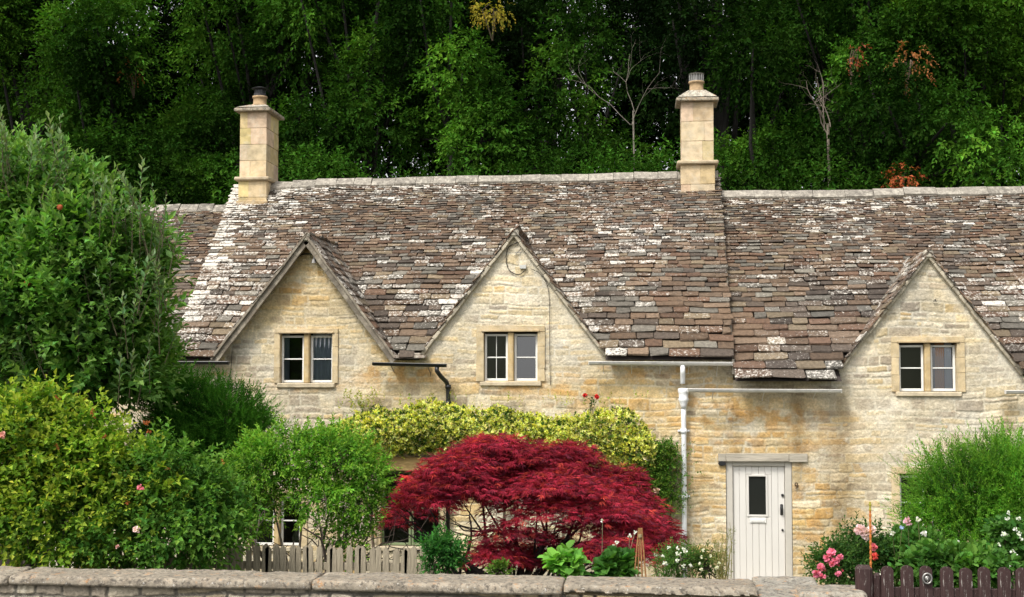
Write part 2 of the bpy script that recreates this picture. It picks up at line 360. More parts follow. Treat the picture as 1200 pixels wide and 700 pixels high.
def put(o, root): o.location = -root.location; return o
put(facade(XL, XS1, 5, 'wall', A['left'], .03), A['left'])
put(facade(XS1, XS2, 5, 'wall', A['mid'], .0125), A['mid'])
put(facade(XS2, XR, 5, 'wall', A['right'], .0125), A['right'])
# shell behind: rear and end walls, party walls above the lower roofs, roof boarding
for k, x0, x1 in (('left', XL, XS1), ('mid', XS1, XS2), ('right', XS2, XR)):
    b = MB(); ze = float(eave_z((x0+x1)/2)); zr0, zr1 = float(ridge_z(x0+.01)), float(ridge_z(x1-.01))
    b.box((x0+.002, 6.2, -.2), (x1-.002, 6.45, ze), .01, (.45, .38, .26))
    for x, zr in ((x0+.004, zr0), (x1-.254, zr1)):
        b.prism([(0, 0)]*0 or [(x, -.1), (x+.25, -.1), (x+.25, .1), (x, .1)], .2, 6.2, (.45, .38, .26))
        V = [(x+dx, y, z) for dx in (0, .25) for y, z in ((.15, 0), (6.2, 0), (6.2, ze), (YR, zr-.12), (.15, ze+.22))]
        b.add(V, [np.array([[0, 5, 6, 1], [1, 6, 7, 2], [2, 7, 8, 3], [3, 8, 9, 4], [4, 9, 5, 0]]), np.array([[0, 1, 2], [0, 2, 3], [0, 3, 4], [5, 7, 6], [5, 8, 7], [5, 9, 8]])], (.45, .38, .26))
    put(b.build('rear_wall', M_stone, A[k]), A[k])
# ---- roofs
def slate_cols(n, rg, X=None, warm=None):
    pal = np.array([[.150, .100, .070], [.185, .130, .095], [.115, .088, .072], [.150, .135, .120], [.215, .165, .115], [.085, .066, .056], [.200, .182, .160], [.145, .088, .062]])
    return pal[rg.choice(len(pal), n, p=[.18, .17, .14, .13, .11, .09, .07, .11])]*rg.uniform(.62, 1.12, (n, 1))*[.93, .92, .84]
def tile_batch(mb, cen, U, W_, N_, wid, leng, thk, cols, lich, rg):
    "vectorised rounded slabs. cen (n,3) centre of lower edge, U across, W_ up slope, N_ normal"
    n = len(cen); V = np.zeros((n, 24, 3))
    for k, (c, a) in enumerate(_TV):
        sh = np.array([.16, .10, .22])
        r_ = rg.uniform(.4, 1.5, (n, 2))
        u = c[0]*(1 if a == 0 else 1-sh[0]*(r_[:, 0] if c[1] < 0 else .2))*wid/2
        if a == 2: u = c[0]*wid/2*.955
        v = np.where(c[1] < 0, 0 if a == 1 else (.05 if a == 2 else .09)*r_[:, 1]*leng*.8, leng*(1 if a == 1 else .96))
        if a == 2 and c[1] < 0: v = v*0+.012
        w_ = (c[2]+1)/2*thk if a == 2 else ((.8 if c[2] > 0 else .1)*thk)
        V[:, k] = cen+U*u[:, None]+W_*np.asarray(v)[:, None]+N_*np.broadcast_to(w_, n)[:, None]
    jit = rg.normal(0, 1, (n, 8, 3))*np.array([.008, .008, .004]); jit = np.repeat(jit, 3, axis=1)
    V = V+jit[..., 0:1]*U[:, None]+jit[..., 1:2]*W_[:, None]+jit[..., 2:3]*N_[:, None]
    off = np.arange(n)[:, None, None]*24
    mb['v'].append(V.reshape(-1, 3)); mb['q'].append((_TQ[None]+off+mb['n']).reshape(-1, 4)); mb['t'].append((_TT[None]+off+mb['n']).reshape(-1, 3))
    c4 = np.concatenate([cols, lich[:, None]], -1); mb['c'].append(np.repeat(c4, 24, axis=0)); mb['n'] += 24*n
def new(): return dict(v=[], q=[], t=[], c=[], n=0)
def fin(mb, name, parent, mat_=None): return mesh_np(name, np.concatenate(mb['v']), [np.concatenate(mb['q']), np.concatenate(mb['t'])], mat_ or M_tile, parent, np.concatenate(mb['c']))
def courses(L, e0, e1):
    t = [0.]
    while t[-1] < L-.03:
        f = t[-1]/L; t.append(t[-1]+e1+(e0-e1)*(1-f)**1.5)
    return t
def zsag(x, y): return .05*(fbm(np.asarray(x)*.55, np.asarray(y)*.7, 91, 3)-.5)*2
def main_roof(mb, x0, x1, seed, e0=.31, e1=.115, back=False, lz=None):
    rg = np.random.RandomState(seed); xm = (x0+x1)/2
    L = math.hypot(float(yR(xm)-yE(xm)), float(ridge_z(xm)-eave_z(xm))); ct = courses(L, e0, e1)
    for k, t in enumerate(ct[:-1]):
        e = ct[k+1]-t; x = x0-(rg.rand()*.05 if k % 2 else .0); xs = []; ws = []
        while x < x1-.03:
            wd = e*rg.uniform(1.25, 3.1)+.03
            if x+wd > x1-.1: wd = x1-x+rg.uniform(-.01, .03)
            xs.append(x+wd/2); ws.append(wd-.009); x += wd
        xs = np.array(xs); ws = np.array(ws); n = len(xs)
        f = (t+rg.normal(0, .0035, n)+.028*(fbm(xs*.8, xs*0+k*.15, seed)-.5)*2)/L
        ez = eave_z(np.clip(xs, x0+.01, x1-.01)); rz = ridge_z(np.clip(xs, x0+.01, x1-.01))
        yE_ = yE(xm)*1.; yR_ = yR(xm)*1.; y = yE_+(yR_-yE_)*f; z = ez+(rz-ez)*f+zsag(xs, y)
        sl = np.stack([xs*0, np.full(n, yR_-yE_), rz-ez], -1); Wv = nrm(sl); Uv = np.tile([1., 0, 0], (n, 1))
        tl = rg.normal(0, .012, n); Uv[:, 2] = tl; Uv = nrm(Uv); Nv = nrm(np.cross(Uv, Wv))
        th = (e*rg.uniform(.13, .20, n)+.007)
        tilt = (e*.17+.007+.007)/e+rg.uniform(-.01, .02, n); Wt = nrm(Wv-Nv*tilt[:, None]*.9); Nt = nrm(np.cross(Uv, Wt))
        cen = np.stack([xs, y, z], -1)+Nv*(.022+.17*e+rg.uniform(0, .005, n))[:, None]
        keep = np.ones(n, bool)
        for g in GA:
            # under a dormer roof (or in front of its wall): leave out
            ins = (xs > g['l']-.4) & (xs < g['r']+.4) & (z+.05 < gab_z(g, xs)-np.where(y < .35, .15, .34))
            keep &= ~ins
        if y.min() < .12:
            le = xs-ws/2; ri = xs+ws/2
            for g in GA:
                lx = g['x']-(g['z']-z)/g['sl']+.07; rx = g['x']+(g['z']-z)/g['sr']-.07
                ri = np.where((xs < g['x']) & (ri > lx) & (xs > g['l']-1.2), lx, ri); le = np.where((xs > g['x']) & (le < rx) & (xs < g['r']+1.2), rx, le)
            ws = ri-le; xs = (ri+le)/2; cen[:, 0] = xs; keep &= ws > .06; ws = np.maximum(ws, .02)
        lz_ = .115*(fbm(xs*.9, y*1.2, 5)-.5)*2+rg.normal(.012, .06, n)+.035*sst(.7, 1, f)
        if lz is not None: lz_ = lz_+lz(xs, f)
        cols = slate_cols(n, rg)*(1+.22*(fbm(xs*.5, y*.6, 17)-.5)[:, None]*2)
        cols = cols*(1+.25*sst(.55, .75, fbm(xs*.45+9, y*.5, 19))[:, None]*np.array([.0, .12, .35]))
        tile_batch(mb, cen[keep], Uv[keep], Wt[keep], Nt[keep], ws[keep], np.full(keep.sum(), e*1.12+.004), th[keep], cols[keep], lz_[keep]-.02, rg)
LZ = {'left': lambda x, f: -.05+0*x, 'mid': lambda x, f: .045*np.exp(-((x-XS1-.45)/1.0)**2)+.11*np.exp(-((x-XS1-.1)/.28)**2)+.07*sst(.75, 1, f)*(x < -3), 'right': lambda x, f: .06*sst(.75, 1, f)+.03*sst(.2, .0, f)}
roofs = {}
for k, x0, x1, e0 in (('left', XL, XS1, .16), ('mid', XS1, XS2, .175), ('right', XS2, XR, .20)):
    mb = new(); main_roof(mb, x0, x1, 31+len(k), e0, .052, lz=LZ[k]); A[k+'_mb'] = mb
# dormer roofs: courses running back from the verge
def dormer(mb, g, yf, rg, lichen=0., thin=1.0, drop=0.0):
    for side in (-1, 1):
        sl = g['sl'] if side < 0 else g['sr']; xf = g['l'] if side < 0 else g['r']
        wv = nrm(np.array([-side*1., 0, sl])); L = abs(xf-g['x'])*math.hypot(1, sl)+.10
        nv = np.array([side*sl, 0, 1.])/math.hypot(1, sl)
        ct = courses(L, .19*thin, .13*thin)
        for k, t in enumerate(ct[:-1]):
            e = ct[k+1]-t; base = np.array([xf+side*.06, 0, g['z']-abs(xf+side*.06-g['x'])*sl])+wv*t
            yend = YE+(base[2]-float(eave_z(g['x'])))*(YR-YE)/float(ridge_z(g['x'])-eave_z(g['x']))+.35
            ylist = []; wl = []; y = yf+rg.uniform(-.03, .03)
            while y < max(yend, .3):
                wd = rg.uniform(.18, .36); ylist.append(y+wd/2); wl.append(wd-.005); y += wd
            n = len(ylist); ylist = np.array(ylist); wl = np.array(wl)
            cen = base[None]+np.array([0, 1, 0])*ylist[:, None]+nv*(drop+.012+rg.uniform(-.004, .008, n))[:, None]+wv*rg.normal(0, .012, n)[:, None]
            U_ = np.tile([0., side*-1., 0], (n, 1)) if side < 0 else np.tile([0., 1., 0], (n, 1))
            U_ = np.tile([0., 1., 0], (n, 1)); tilt = rg.uniform(.08, .16, n)
            Wt = nrm(np.tile(wv, (n, 1))-nv*tilt[:, None]); Nt = nrm(np.tile(nv, (n, 1))+wv*tilt[:, None])
            tile_batch(mb, cen, U_, Wt, Nt, wl, np.full(n, e*1.5), rg.uniform(.016, .028, n), slate_cols(n, rg)*1.05, rg.normal(lichen, .06, n), rg)
rg = np.random.RandomState(4)
dormer(A['mid_mb'], GA[0], -.24, rg, .02); dormer(A['mid_mb'], GA[1], -.10, rg, .0, .8); dormer(A['right_mb'], GA[2], -.12, rg, .02, .8)
for k in ('left', 'mid', 'right'):
    roofs[k] = put(fin(A[k+'_mb'], 'roof', A[k]), A[k])
# boarding under the tiles and the plain rear slopes
for k, x0, x1 in (('left', XL, XS1), ('mid', XS1, XS2), ('right', XS2, XR)):
    b = MB(); n = 120
    xs_ = np.linspace(x0+.01, x1-.01, n)
    def strip(ya, yb, off, zf):
        V = []; 
        for x in xs_:
            y_ = .75 if ya < .1 and any(g['l']+.35 < x < g['r']-.35 for g in GA) else ya; V += [(x, y_, zf(x, y_)+off), (x, yb, zf(x, yb)+off)]
        i = np.arange(n-1)*2; b.add(V, [np.stack([i, i+2, i+3, i+1], -1)], (.15, .1, .08))
    strip(.02, float(yR(x0+.1)), -.075, lambda x, y: float(roof_z(x, y)))
    o = put(b.build('roof_boarding', M_under, A[k]), A[k])
    b = MB()
    yr_ = float(yR(x0+.1)); strip(yr_, 2*yr_-YE, .0, lambda x, y: float(roof_z(x, 2*yr_-y)))
    put(b.build('rear_roof', M_tile, A[k]), A[k])
    # eave soffit
    segs = []
    xsE = [x0+.01]
    blocks = sorted([(g['l']-.0, g['r']+.0) for g in GA if g['l'] < x1 and g['r'] > x0])
    cur = x0+.01
    for l, r in blocks:
        if l > cur: segs.append((cur, l))
        cur = max(cur, r)
    if cur < x1: segs.append((cur, x1-.01))
    for s0, s1 in segs:
        ze = float(eave_z((s0+s1)/2)); ye_ = float(yE(s0+.01)); V = [(s0, ye_+.03, ze-.0), (s1, ye_+.03, ze-.0), (s1, .03, ze+.2), (s0, .03, ze+.2)]
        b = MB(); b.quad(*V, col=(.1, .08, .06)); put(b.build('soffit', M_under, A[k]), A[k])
# dormer boarding (two planes each)
for g, k, yf in ((GA[0], 'mid', -.2), (GA[1], 'mid', -.03), (GA[2], 'right', -.03)):
    b = MB()
    for side in (-1, 1):
        xf = g['l'] if side < 0 else g['r']; o_ = .012
        yb = lambda z: YE+(z-float(eave_z(g['x'])))*(YR-YE)/float(ridge_z(g['x'])-eave_z(g['x']))+.25
        zf = float(gab_z(g, xf)); a = (g['x'], yf, g['z']-o_); bq = (xf, yf, zf-o_)
        b.quad(a, bq, (xf, max(.3, yb(zf)), zf-o_), (g['x'], yb(g['z']), g['z']-o_))
    put(b.build('dormer_boarding', M_under, A[k]), A[k])
# ridge stones
def ridge(x0, x1, root, parentroof, zoff=.0, seed=1, size=.42, pale=1.):
    rg = np.random.RandomState(seed); b = MB(); x = x0
    while x < x1-.05:
        wd = min(size*rg.uniform(.8, 1.25), x1-x); xc = x+wd/2; z = float(ridge_z(xc))+zoff+float(zsag(xc, YR))*.7+rg.normal(0, .006)
        a = .17; d = .12; t = .04
        prof = [(-a, -d+.02), (-.05, t*.7), (0, t), (.05, t*.7), (a, -d+.02), (a*.86, -d-.03), (0, -.02), (-a*.86, -d-.03)]
        V = []; n = len(prof)
        x_a, x_b = x+.004, x+wd-.004
        for xx in (x_a, x_b):
            for (yy, zz) in prof: V.append((xx+rg.normal(0, .003), float(yR(x0+.1))+yy+rg.normal(0, .006), z+zz+rg.normal(0, .006)))
        q = [[i, (i+1) % n, n+(i+1) % n, n+i] for i in range(n)]
        V += [(x_a, YR, z), (x_b, YR, z)]; t_ = [[(i+1) % n, i, 2*n] for i in range(n)]+[[n+i, n+(i+1) % n, 2*n+1] for i in range(n)]
        b.add(V, [np.array(q), np.array(t_)], np.array([.24, .215, .18])*rg.uniform(.8, 1.2)*pale); x += wd
    o = b.build('ridge_stones', M_ridge, parentroof); return o
ridge(XL, XS1, A['left'], roofs['left'], .02, 2, .34, .8)
xc1 = P(331, 220, 3.4)[0]; xc2 = P(797, 205, 2.6)[0]
ridge(P(318, 220, YR)[0], XS2-.02, A['mid'], roofs['mid'], .03, 3, .40)
ridge(XS2+.02, XR, A['right'], roofs['right'], .03, 4, .46)
# verge of the middle roof standing above the left roof, closed by small slabs
b = MB(); b2 = MB(); rg = np.random.RandomState(8)
for i in range(34):
    f = i/34; y = YE+(YR-YE)*f; zt = float(roof_z(XS1+.05, y))+.02; zb_ = float(roof_z(XS1-.05, y))-.02
    b.box((XS1-.015, y, min(zb_, zt)-.05), (XS1+.03, y+.11, zt+.01), .006, np.array([.3, .27, .22])*rg.uniform(.7, 1.2))
    zt2 = float(roof_z(XS2-.05, y))+.015; zb2 = float(roof_z(XS2+.05, y))-.03
    b2.box((XS2-.03, y, min(zb2, zt2)-.05), (XS2+.008, y+.11, zt2), .006, np.array([.3, .27, .22])*rg.uniform(.7, 1.2))
put(b.build('verge_mortar', M_dress, A['mid']), A['mid']); put(b2.build('verge_mortar', M_dress, A['mid']), A['mid'])
# barge boards / verge trim
def bar_between(b, p, q, w_, d_, col, bev=.006):
    p = np.array(p, float); q = np.array(q, float); t = nrm(q-p); yv = np.array([0, 1., 0]); n = nrm(np.cross(t, yv)); L = np.linalg.norm(q-p)
    V = rbox_v(np.array([L/2, d_/2, w_/2]), bev); Rm = np.stack([t, yv, n], 1)
    b.add(V @ Rm.T+(p+q)/2, [_TQ, _TT], col)
g = GA[0]; rg = np.random.RandomState(3); b = MB()
for side in (-1, 1):
    sl = g['sl'] if side < 0 else g['sr']; xf = (g['l']-.06) if side < 0 else (g['r']+.03)
    for yy, ww, dz, cc in ((-.20, .12, -.085, .9), (-.235, .035, -.015, 1.15)):
        prev = None
        for i in range(9):
            f = i/8; x = g['x']+(xf-g['x'])*f; z = g['z']-abs(x-g['x'])*sl+dz+.006*math.sin(i*2.1)
            if prev: bar_between(b, prev, (x, yy, z), ww, .05, np.array([.20, .17, .13])*rg.uniform(.9, 1.1)*cc, .004)
            prev = (x, yy, z)
b.box((g['x']-.05, -.25, g['z']-.10), (g['x']+.05, -.17, g['z']+.035), .02, (.42, .38, .30))
put(b.build('verge_trim', M_dress, A['mid']), A['mid'])
for g, k in ((GA[1], 'mid'), (GA[2], 'right')):
    b = MB(); rg = np.random.RandomState(5)
    for side in (-1, 1):
        sl = g['sl'] if side < 0 else g['sr']; xf = g['l'] if side < 0 else g['r']; n = 15
        for i in range(n):
            f0, f1 = i/n, (i+1)/n; x0 = g['x']+(xf-g['x'])*f0; x1 = g['x']+(xf-g['x'])*f1
            bar_between(b, (x0, -.045, g['z']-abs(x0-g['x'])*sl-.04), (x1, -.045, g['z']-abs(x1-g['x'])*sl-.04+rg.normal(0, .006)), rg.uniform(.045, .065), .075, np.array([.42, .37, .28])*rg.uniform(.75, 1.15), .01)
    b.box((g['x']-.07, -.10, g['z']-.09), (g['x']+.07, .02, g['z']+.05), .03, (.45, .41, .33))
    put(b.build('verge_trim', M_dress, A[k]), A[k])
b = MB(); a = P(461, 419, -.25); c = P(498, 413, -.25); b.box((a[0], -.27, a[2]-.02), (c[0], .12, a[2]+.03), .012, (.24, .19, .15)); b.box((a[0]+.06, -.2, a[2]+.028), (c[0]-.08, .2, a[2]+.07), .012, (.30, .26, .21)); put(b.build('valley_slab', M_ridge, A['mid']), A['mid'])
# ---- windows with dressed stone surrounds
def window(root, op, lights, surr, sill=True, curtain_or_sky_sheet=None, white=M_white, glazebar=True, arch=0., vbar=False, mull=True, seed=0):
    x0, z0, x1, z1 = op; rg = np.random.RandomState(seed); b = MB(); sc = lambda: np.array([.52, .41, .245])*rg.uniform(.88, 1.12)
    s = surr
    def blocks(lo, hi, axis, n):
        cuts = np.linspace(0, 1, n+1); cuts[1:-1] += rg.uniform(-.08, .08, n-1)
        for i in range(n):
            l = list(lo); h = list(hi); l[axis] = lo[axis]+(hi[axis]-lo[axis])*cuts[i]+.002; h[axis] = lo[axis]+(hi[axis]-lo[axis])*cuts[i+1]-.002
            b.box(l, h, .003, sc(), None, .002, rg)
    blocks((x0-s, -.028, z0-.002), (x0, .19, z1), 2, 3); blocks((x1, -.028, z0-.002), (x1+s, .19, z1), 2, 3)
    blocks((x0-s, -.030, z1+.002), (x1+s, .19, z1+s*.85), 0, 1)
    b.box((x0-s*.3, -.05, z1+.0), (x1+s*.3, -.01, z1+.028), .006, (.40, .30, .17))
    b.box((x0-s*.5, -.045, z0-.075), (x1+s*.5, .19, z0-.004), .012, (.50, .42, .29), None, .003, rg)
    W = b.build('window', M_dress, root); W.location = -root.location
    if mull and lights == 2:
        xm = (x0+x1)/2; m_ = MB(); m_.box((xm-.045, .0, z0), (xm+.045, .13, z1), .015, (.50, .37, .19)); m_.build('mullion', M_dress, W)
        sp = [(x0, xm-.045), (xm+.045, x1)]
    else: sp = [(x0+(x1-x0)*i/lights, x0+(x1-x0)*(i+1)/lights) for i in range(lights)]
    for i, (a, c) in enumerate(sp):
        f = MB(); t = .034; y0, y1 = .075+.01*i, .115+.01*i; a += .005; c -= .005; zt = z1-.03; zb_ = z0+.005
        f.box((a, y0, zb_), (a+t, y1, zt), .004); f.box((c-t, y0, zb_), (c, y1, zt), .004)
        f.box((a+t, y0+.001, zb_), (c-t, y1-.001, zb_+t*1.15), .004); f.box((a+t, y0+.001, zt-t), (c-t, y1-.001, zt), .004)
        if glazebar: zm = (zb_+zt)/2; f.box((a+t, y0+.006, zm-.010), (c-t, y1-.006, zm+.010), .003)
        if vbar and i == 0: xm_ = (a+c)/2; f.box((xm_-.005, y0+.008, zb_+t), (xm_+.005, y1-.008, zt-t), .002)
        f.build('frame', white, W)
        p = MB(); ti = (-.012, .045)[i % 2]; p.quad((a+t, y0+.02, zb_+t), (c-t, y0+.02, zb_+t), (c-t, y0+.02+ti, zt-t), (a+t, y0+.02+ti, zt-t)); p.build('pane', M_glass, W)
    if curtain_or_sky_sheet:
        for fx0, fx1, mt in curtain_or_sky_sheet:
            cu = MB(); n = 26; xs_ = np.linspace(x0+(x1-x0)*fx0, x0+(x1-x0)*fx1, n); ys_ = .15+.012*np.sin(np.arange(n)*1.3)
            V = [(x, y, z) for x, y in zip(xs_, ys_) for z in (z0-.1, z1+.05)]; i = np.arange(n-1)*2; cu.add(V, [np.stack([i, i+2, i+3, i+1], -1)]); cu.build('curtain_or_sky_sheet', mt, W, True)
    # dark sheet standing in for the unlit room behind
    q = MB(); q.quad((x0-.1, .45, z0-.3), (x1+.1, .45, z0-.3), (x1+.1, .45, z1+.3), (x0-.1, .45, z1+.3)); q.build('dark_room_sheet', M_under, W)
    return W
window(A['mid'], OPEN['w1'], 2, .09, curtain_or_sky_sheet=[(.0, .13, M_cloth), (.58, 1., M_sky_refl)], seed=1)  # wide grey sheet at the right light is a painted sky reflection
window(A['mid'], OPEN['w2'], 2, .115, vbar=True, seed=2)
window(A['right'], OPEN['w3'], 2, .115, curtain_or_sky_sheet=[(.66, .82, M_cloth2), (.83, .95, M_cloth)], seed=3)
window(A['mid'], OPEN['gw'], 2, .06, white=M_sage, mull=False, seed=4)
window(A['mid'], OPEN['gl'], 2, .12, seed=5)
window(A['right'], OPEN['gr'], 2, .12, seed=6)
a = P(432, 551); c = P(522, 536); b = MB(); b.box((a[0], -.16, a[2]), (c[0], .02, c[2]), .012, (.36, .25, .11)); put(b.build('window_lintel', mat('ochre_oak', (.40, .27, .11), .85, cvar=.25, cscale=8, bump=.4, stretch=(.3, 1, 2)), A['mid']), A['mid'])
# ---- door
x0, _, x1, z1 = OPEN['door']; R0 = A['right']
b = MB(); fw = .105
b.box((x0, .02, -.1), (x0+fw, .16, z1), .008); b.box((x1-fw, .02, -.1), (x1, .16, z1), .008); b.box((x0+fw, .022, z1-.075), (x1-fw, .158, z1), .008)
dpl = b.build('door_frame', M_frame, R0); put(dpl, R0)
b = MB(); lx0, lx1, lz = x0+fw+.004, x1-fw-.004, z1-.08; n = 8; wd = (lx1-lx0)/n
wx0, wx1 = P(878, 580)[0], P(898, 580)[0]; wz1, wz0 = P(888, 559)[2], P(888, 604)[2]
for i in range(n):
    a_, c_ = lx0+i*wd+.0015, lx0+(i+1)*wd-.0015
    if a_ < wx0-.03 < c_ < wx1: b.box((a_, .065, .03), (c_, .105, wz0-.035), .005); b.box((a_, .065, wz0-.033), (wx0-.031, .105, wz1+.033), .004); b.box((a_, .065, wz1+.035), (c_, .105, lz), .005)
    elif wx0 < a_ < wx1+.03 < c_: b.box((a_, .065, .03), (c_, .105, wz0-.035), .005); b.box((wx1+.031, .065, wz0-.033), (c_, .105, wz1+.033), .004); b.box((a_, .065, wz1+.035), (c_, .105, lz), .005)
    elif c_ < wx0 or a_ > wx1: b.box((a_, .065, .03), (c_, .105, lz), .0025)
    else: b.box((a_, .065, .03), (c_, .105, wz0-.012), .005); b.box((a_, .065, wz1+.012), (c_, .105, lz), .005)
b.box((lx0, .10, wz0-.02), (wx0-.003, .11, wz1+.02), .002); b.box((wx1+.003, .10, wz0-.02), (lx1, .11, wz1+.02), .002); b.box((lx0, .10, .03), (lx1, .11, wz0-.02), .002); b.box((lx0, .10, wz1+.02), (lx1, .11, lz), .002)
for q0, q1, s0, s1 in ((wx0-.03, wx0, wz0-.03, wz1+.03), (wx1, wx1+.03, wz0-.03, wz1+.03)): b.box((q0, .05, s0), (q1, .108, s1), .005)
b.box((wx0, .051, wz0-.03), (wx1, .107, wz0), .005); b.box((wx0, .051, wz1), (wx1, .107, wz1+.03), .005)
dr = b.build('door', M_door, R0); put(dr, R0)
b = MB(); b.box((wx0-.002, .085, wz0), (wx1+.002, .095, wz1), .001); b.build('pane', mat('dark_door_glass', (.012, .014, .012), .25, .4), dr)
b = MB(); p = P(888.5, 610.5); b.box((p[0]-.125, .048, p[2]-.04), (p[0]+.125, .066, p[2]+.04), .006); b.box((p[0]-.10, .040, p[2]-.025), (p[0]+.10, .05, p[2]+.022), .006); b.build('letter_box', M_white, dr)
b = MB(); p = P(916.5, 598)
b.box((p[0]-.022, .055, p[2]-.085), (p[0]+.022, .066, p[2]+.085), .01); b.tube([(p[0], .055, p[2]-.06), (p[0], .02, p[2]-.05), (p[0], .012, p[2]), (p[0], .02, p[2]+.05), (p[0], .055, p[2]+.06)], .012, 8); b.build('handle', M_black, dr, True)
for py, r_ in ((581, .022), (622, .017)):
    p = P(917.5, py); b = MB(); b.tube([(p[0], .066, p[2]), (p[0], .045, p[2])], r_, 14); b.build('lock', M_black, dr)
a = P(843, 540.5); c = P(946, 531.5); b = MB(); rg = np.random.RandomState(1)
b.box((a[0]+.10, -.05, a[2]), (c[0]-.28, .1, c[2]), .004, rot=None, jit=.003, rng=rg); b.box((a[0]-.02, -.04, a[2]-.002), (a[0]+.098, .1, c[2]-.01), .004); b.box((c[0]-.278, -.038, a[2]-.006), (c[0], .1, c[2]-.002), .004)
put(b.build('door_lintel', M_oak, R0), R0)
b = MB(); a = P(889, 700); b.box((x0-.1, -.42, -.06), (x1+.1, .05, .02), .02, (.42, .37, .28)); put(b.build('door_step', M_dress, R0), R0)
# house number 9: ring and tail in cast metal
p = P(933, 569); b = MB(); an = np.linspace(0, 2*math.pi, 15)
b.tube([(p[0]+.020*math.cos(t), -.028, p[2]+.018+.022*math.sin(t)) for t in an], .0085, 6, caps=False)
b.tube([(p[0]+.020, -.028, p[2]+.018), (p[0]+.018, -.028, p[2]-.012), (p[0]+.006, -.028, p[2]-.036), (p[0]-.014, -.028, p[2]-.044)], .0085, 6)
put(b.build('house_number', mat('bronze', (.06, .03, .01), .5, .5), R0, True), R0)
p = P(846, 543); b = MB(); b.tube([(p[0], -.02, p[2]), (p[0], -.05, p[2])], .05, 16); o = b.build('name_plaque', M_black, R0); put(o, R0)
for v in o.data.vertices:
    v.co.z = p[2]+(v.co.z-p[2])*.7; v.co.x = p[0]+(v.co.x-p[0])*1.2
# ---- gutters and pipes
def gutter(root, pa, pb, y, r_, m, name='gutter', hangers=0):
    a = P(*pa, y); c = P(*pb, y); b = MB(); n = 9; V = []
    for x, z in ((a[0], a[2]), (c[0], c[2])):
        for rr in (r_, r_-.006):
            for i in range(n):
                t = math.pi+math.pi*i/(n-1); V.append((x, y+rr*math.cos(t), z+rr*math.sin(t)))
    q = [[i, i+1, 2*n+i+1, 2*n+i] for i in range(n-1)]+[[n+i+1, n+i, 3*n+i, 3*n+i+1] for i in range(n-1)]+[[0, n, 3*n, 2*n], [n-1, 3*n-1, 4*n-1, 2*n-1][::-1]]
    q += [[i, n+i, n+i+1, i+1] for i in range(n-1)]+[[2*n+i, 2*n+i+1, 3*n+i+1, 3*n+i] for i in range(n-1)]
    b.add(V, [np.array(q)]); b.tube([(a[0], y-r_, a[2]), (c[0], y-r_, c[2])], .008, 6); b.tube([(a[0], y+r_, a[2]), (c[0], y+r_, c[2])], .008, 6)
    for x, z in ((a[0], a[2]), (c[0], c[2])):     # stop ends
        b.prism([(x-.004, z-r_*.9), (x+.004, z-r_*.9), (x+.004, z+.004), (x-.004, z+.004)], y-r_*.8, y+r_*.8)
    for i in range(hangers):
        x = a[0]+(c[0]-a[0])*(i+.5)/hangers; z = a[2]+(c[2]-a[2])*(i+.5)/hangers
        b.tube([(x, y+r_*.2, z-r_), (x, -.0, z-r_-.10), (x, .01, z-r_-.22)], .007, 5)
    return put(b.build(name, m, root), root)
Gy = -.27
gutter(A['mid'], (690, 424), (858, 425), Gy, .055, M_gut, hangers=5)
gutter(A['right'], (806, 456), (986, 457), -.33, .05, M_gut, hangers=3)
gutter(A['right'], (1178, 458), (1290, 458), -.2, .05, M_gut, hangers=2)
gutter(A['mid'], (437, 425), (523, 427), Gy, .05, M_black, hangers=2); gutter(A['left'], (150, 424), (268, 424), Gy, .05, M_black, hangers=3)
b = MB(); p0, p1 = P(800, 428, Gy), P(800, 450, -.13); p2 = P(800, 700, -.10)
b.tube([p0, p0+[0, 0, -.12], p1+[0, 0, .06], p1], .038, 12)
q_ = P(801, 458, -.13)
b.lathe([(.06, .06), (.085, .05), (.085, .0), (.075, -.02), (.07, -.09), (.085, -.11), (.07, -.14), (.05, -.20), (.042, -.25)], q_+np.array([0, 0, -.02]), 16)
b.tube([(q_[0], -.13, q_[2]-.2), (q_[0], -.10, q_[2]-.4), (q_[0], -.10, 1.2), (q_[0], -.10, .15)], .040, 14)
for z in (2.45, 1.45, .5): b.tube([(q_[0], -.10, z), (q_[0], -.10, z+.07)], .052, 14); b.box((q_[0]-.09, -.05, z+.02), (q_[0]+.09, -.01, z+.05), .004)
put(b.build('downpipe', M_pipe, A['mid'], True), A['mid'])
b = MB(); a = P(512, 428, Gy); x_ = a[0]; z_ = a[2]
b.tube([(x_, Gy, z_-.03), (x_, Gy, z_-.09), (x_+.05, Gy+.05, z_-.17), (x_+.13, -.10, z_-.27), (x_+.15, -.08, z_-.36), (x_+.15, -.08, z_-.6), (x_+.15, -.08, .1)], .036, 12)
for z in (z_-.37, z_-.62, 1.5): b.tube([(x_+.15, -.08, z), (x_+.15, -.08, z+.06)], .048, 12)
put(b.build('downpipe', M_black, A['mid'], True), A['mid'])
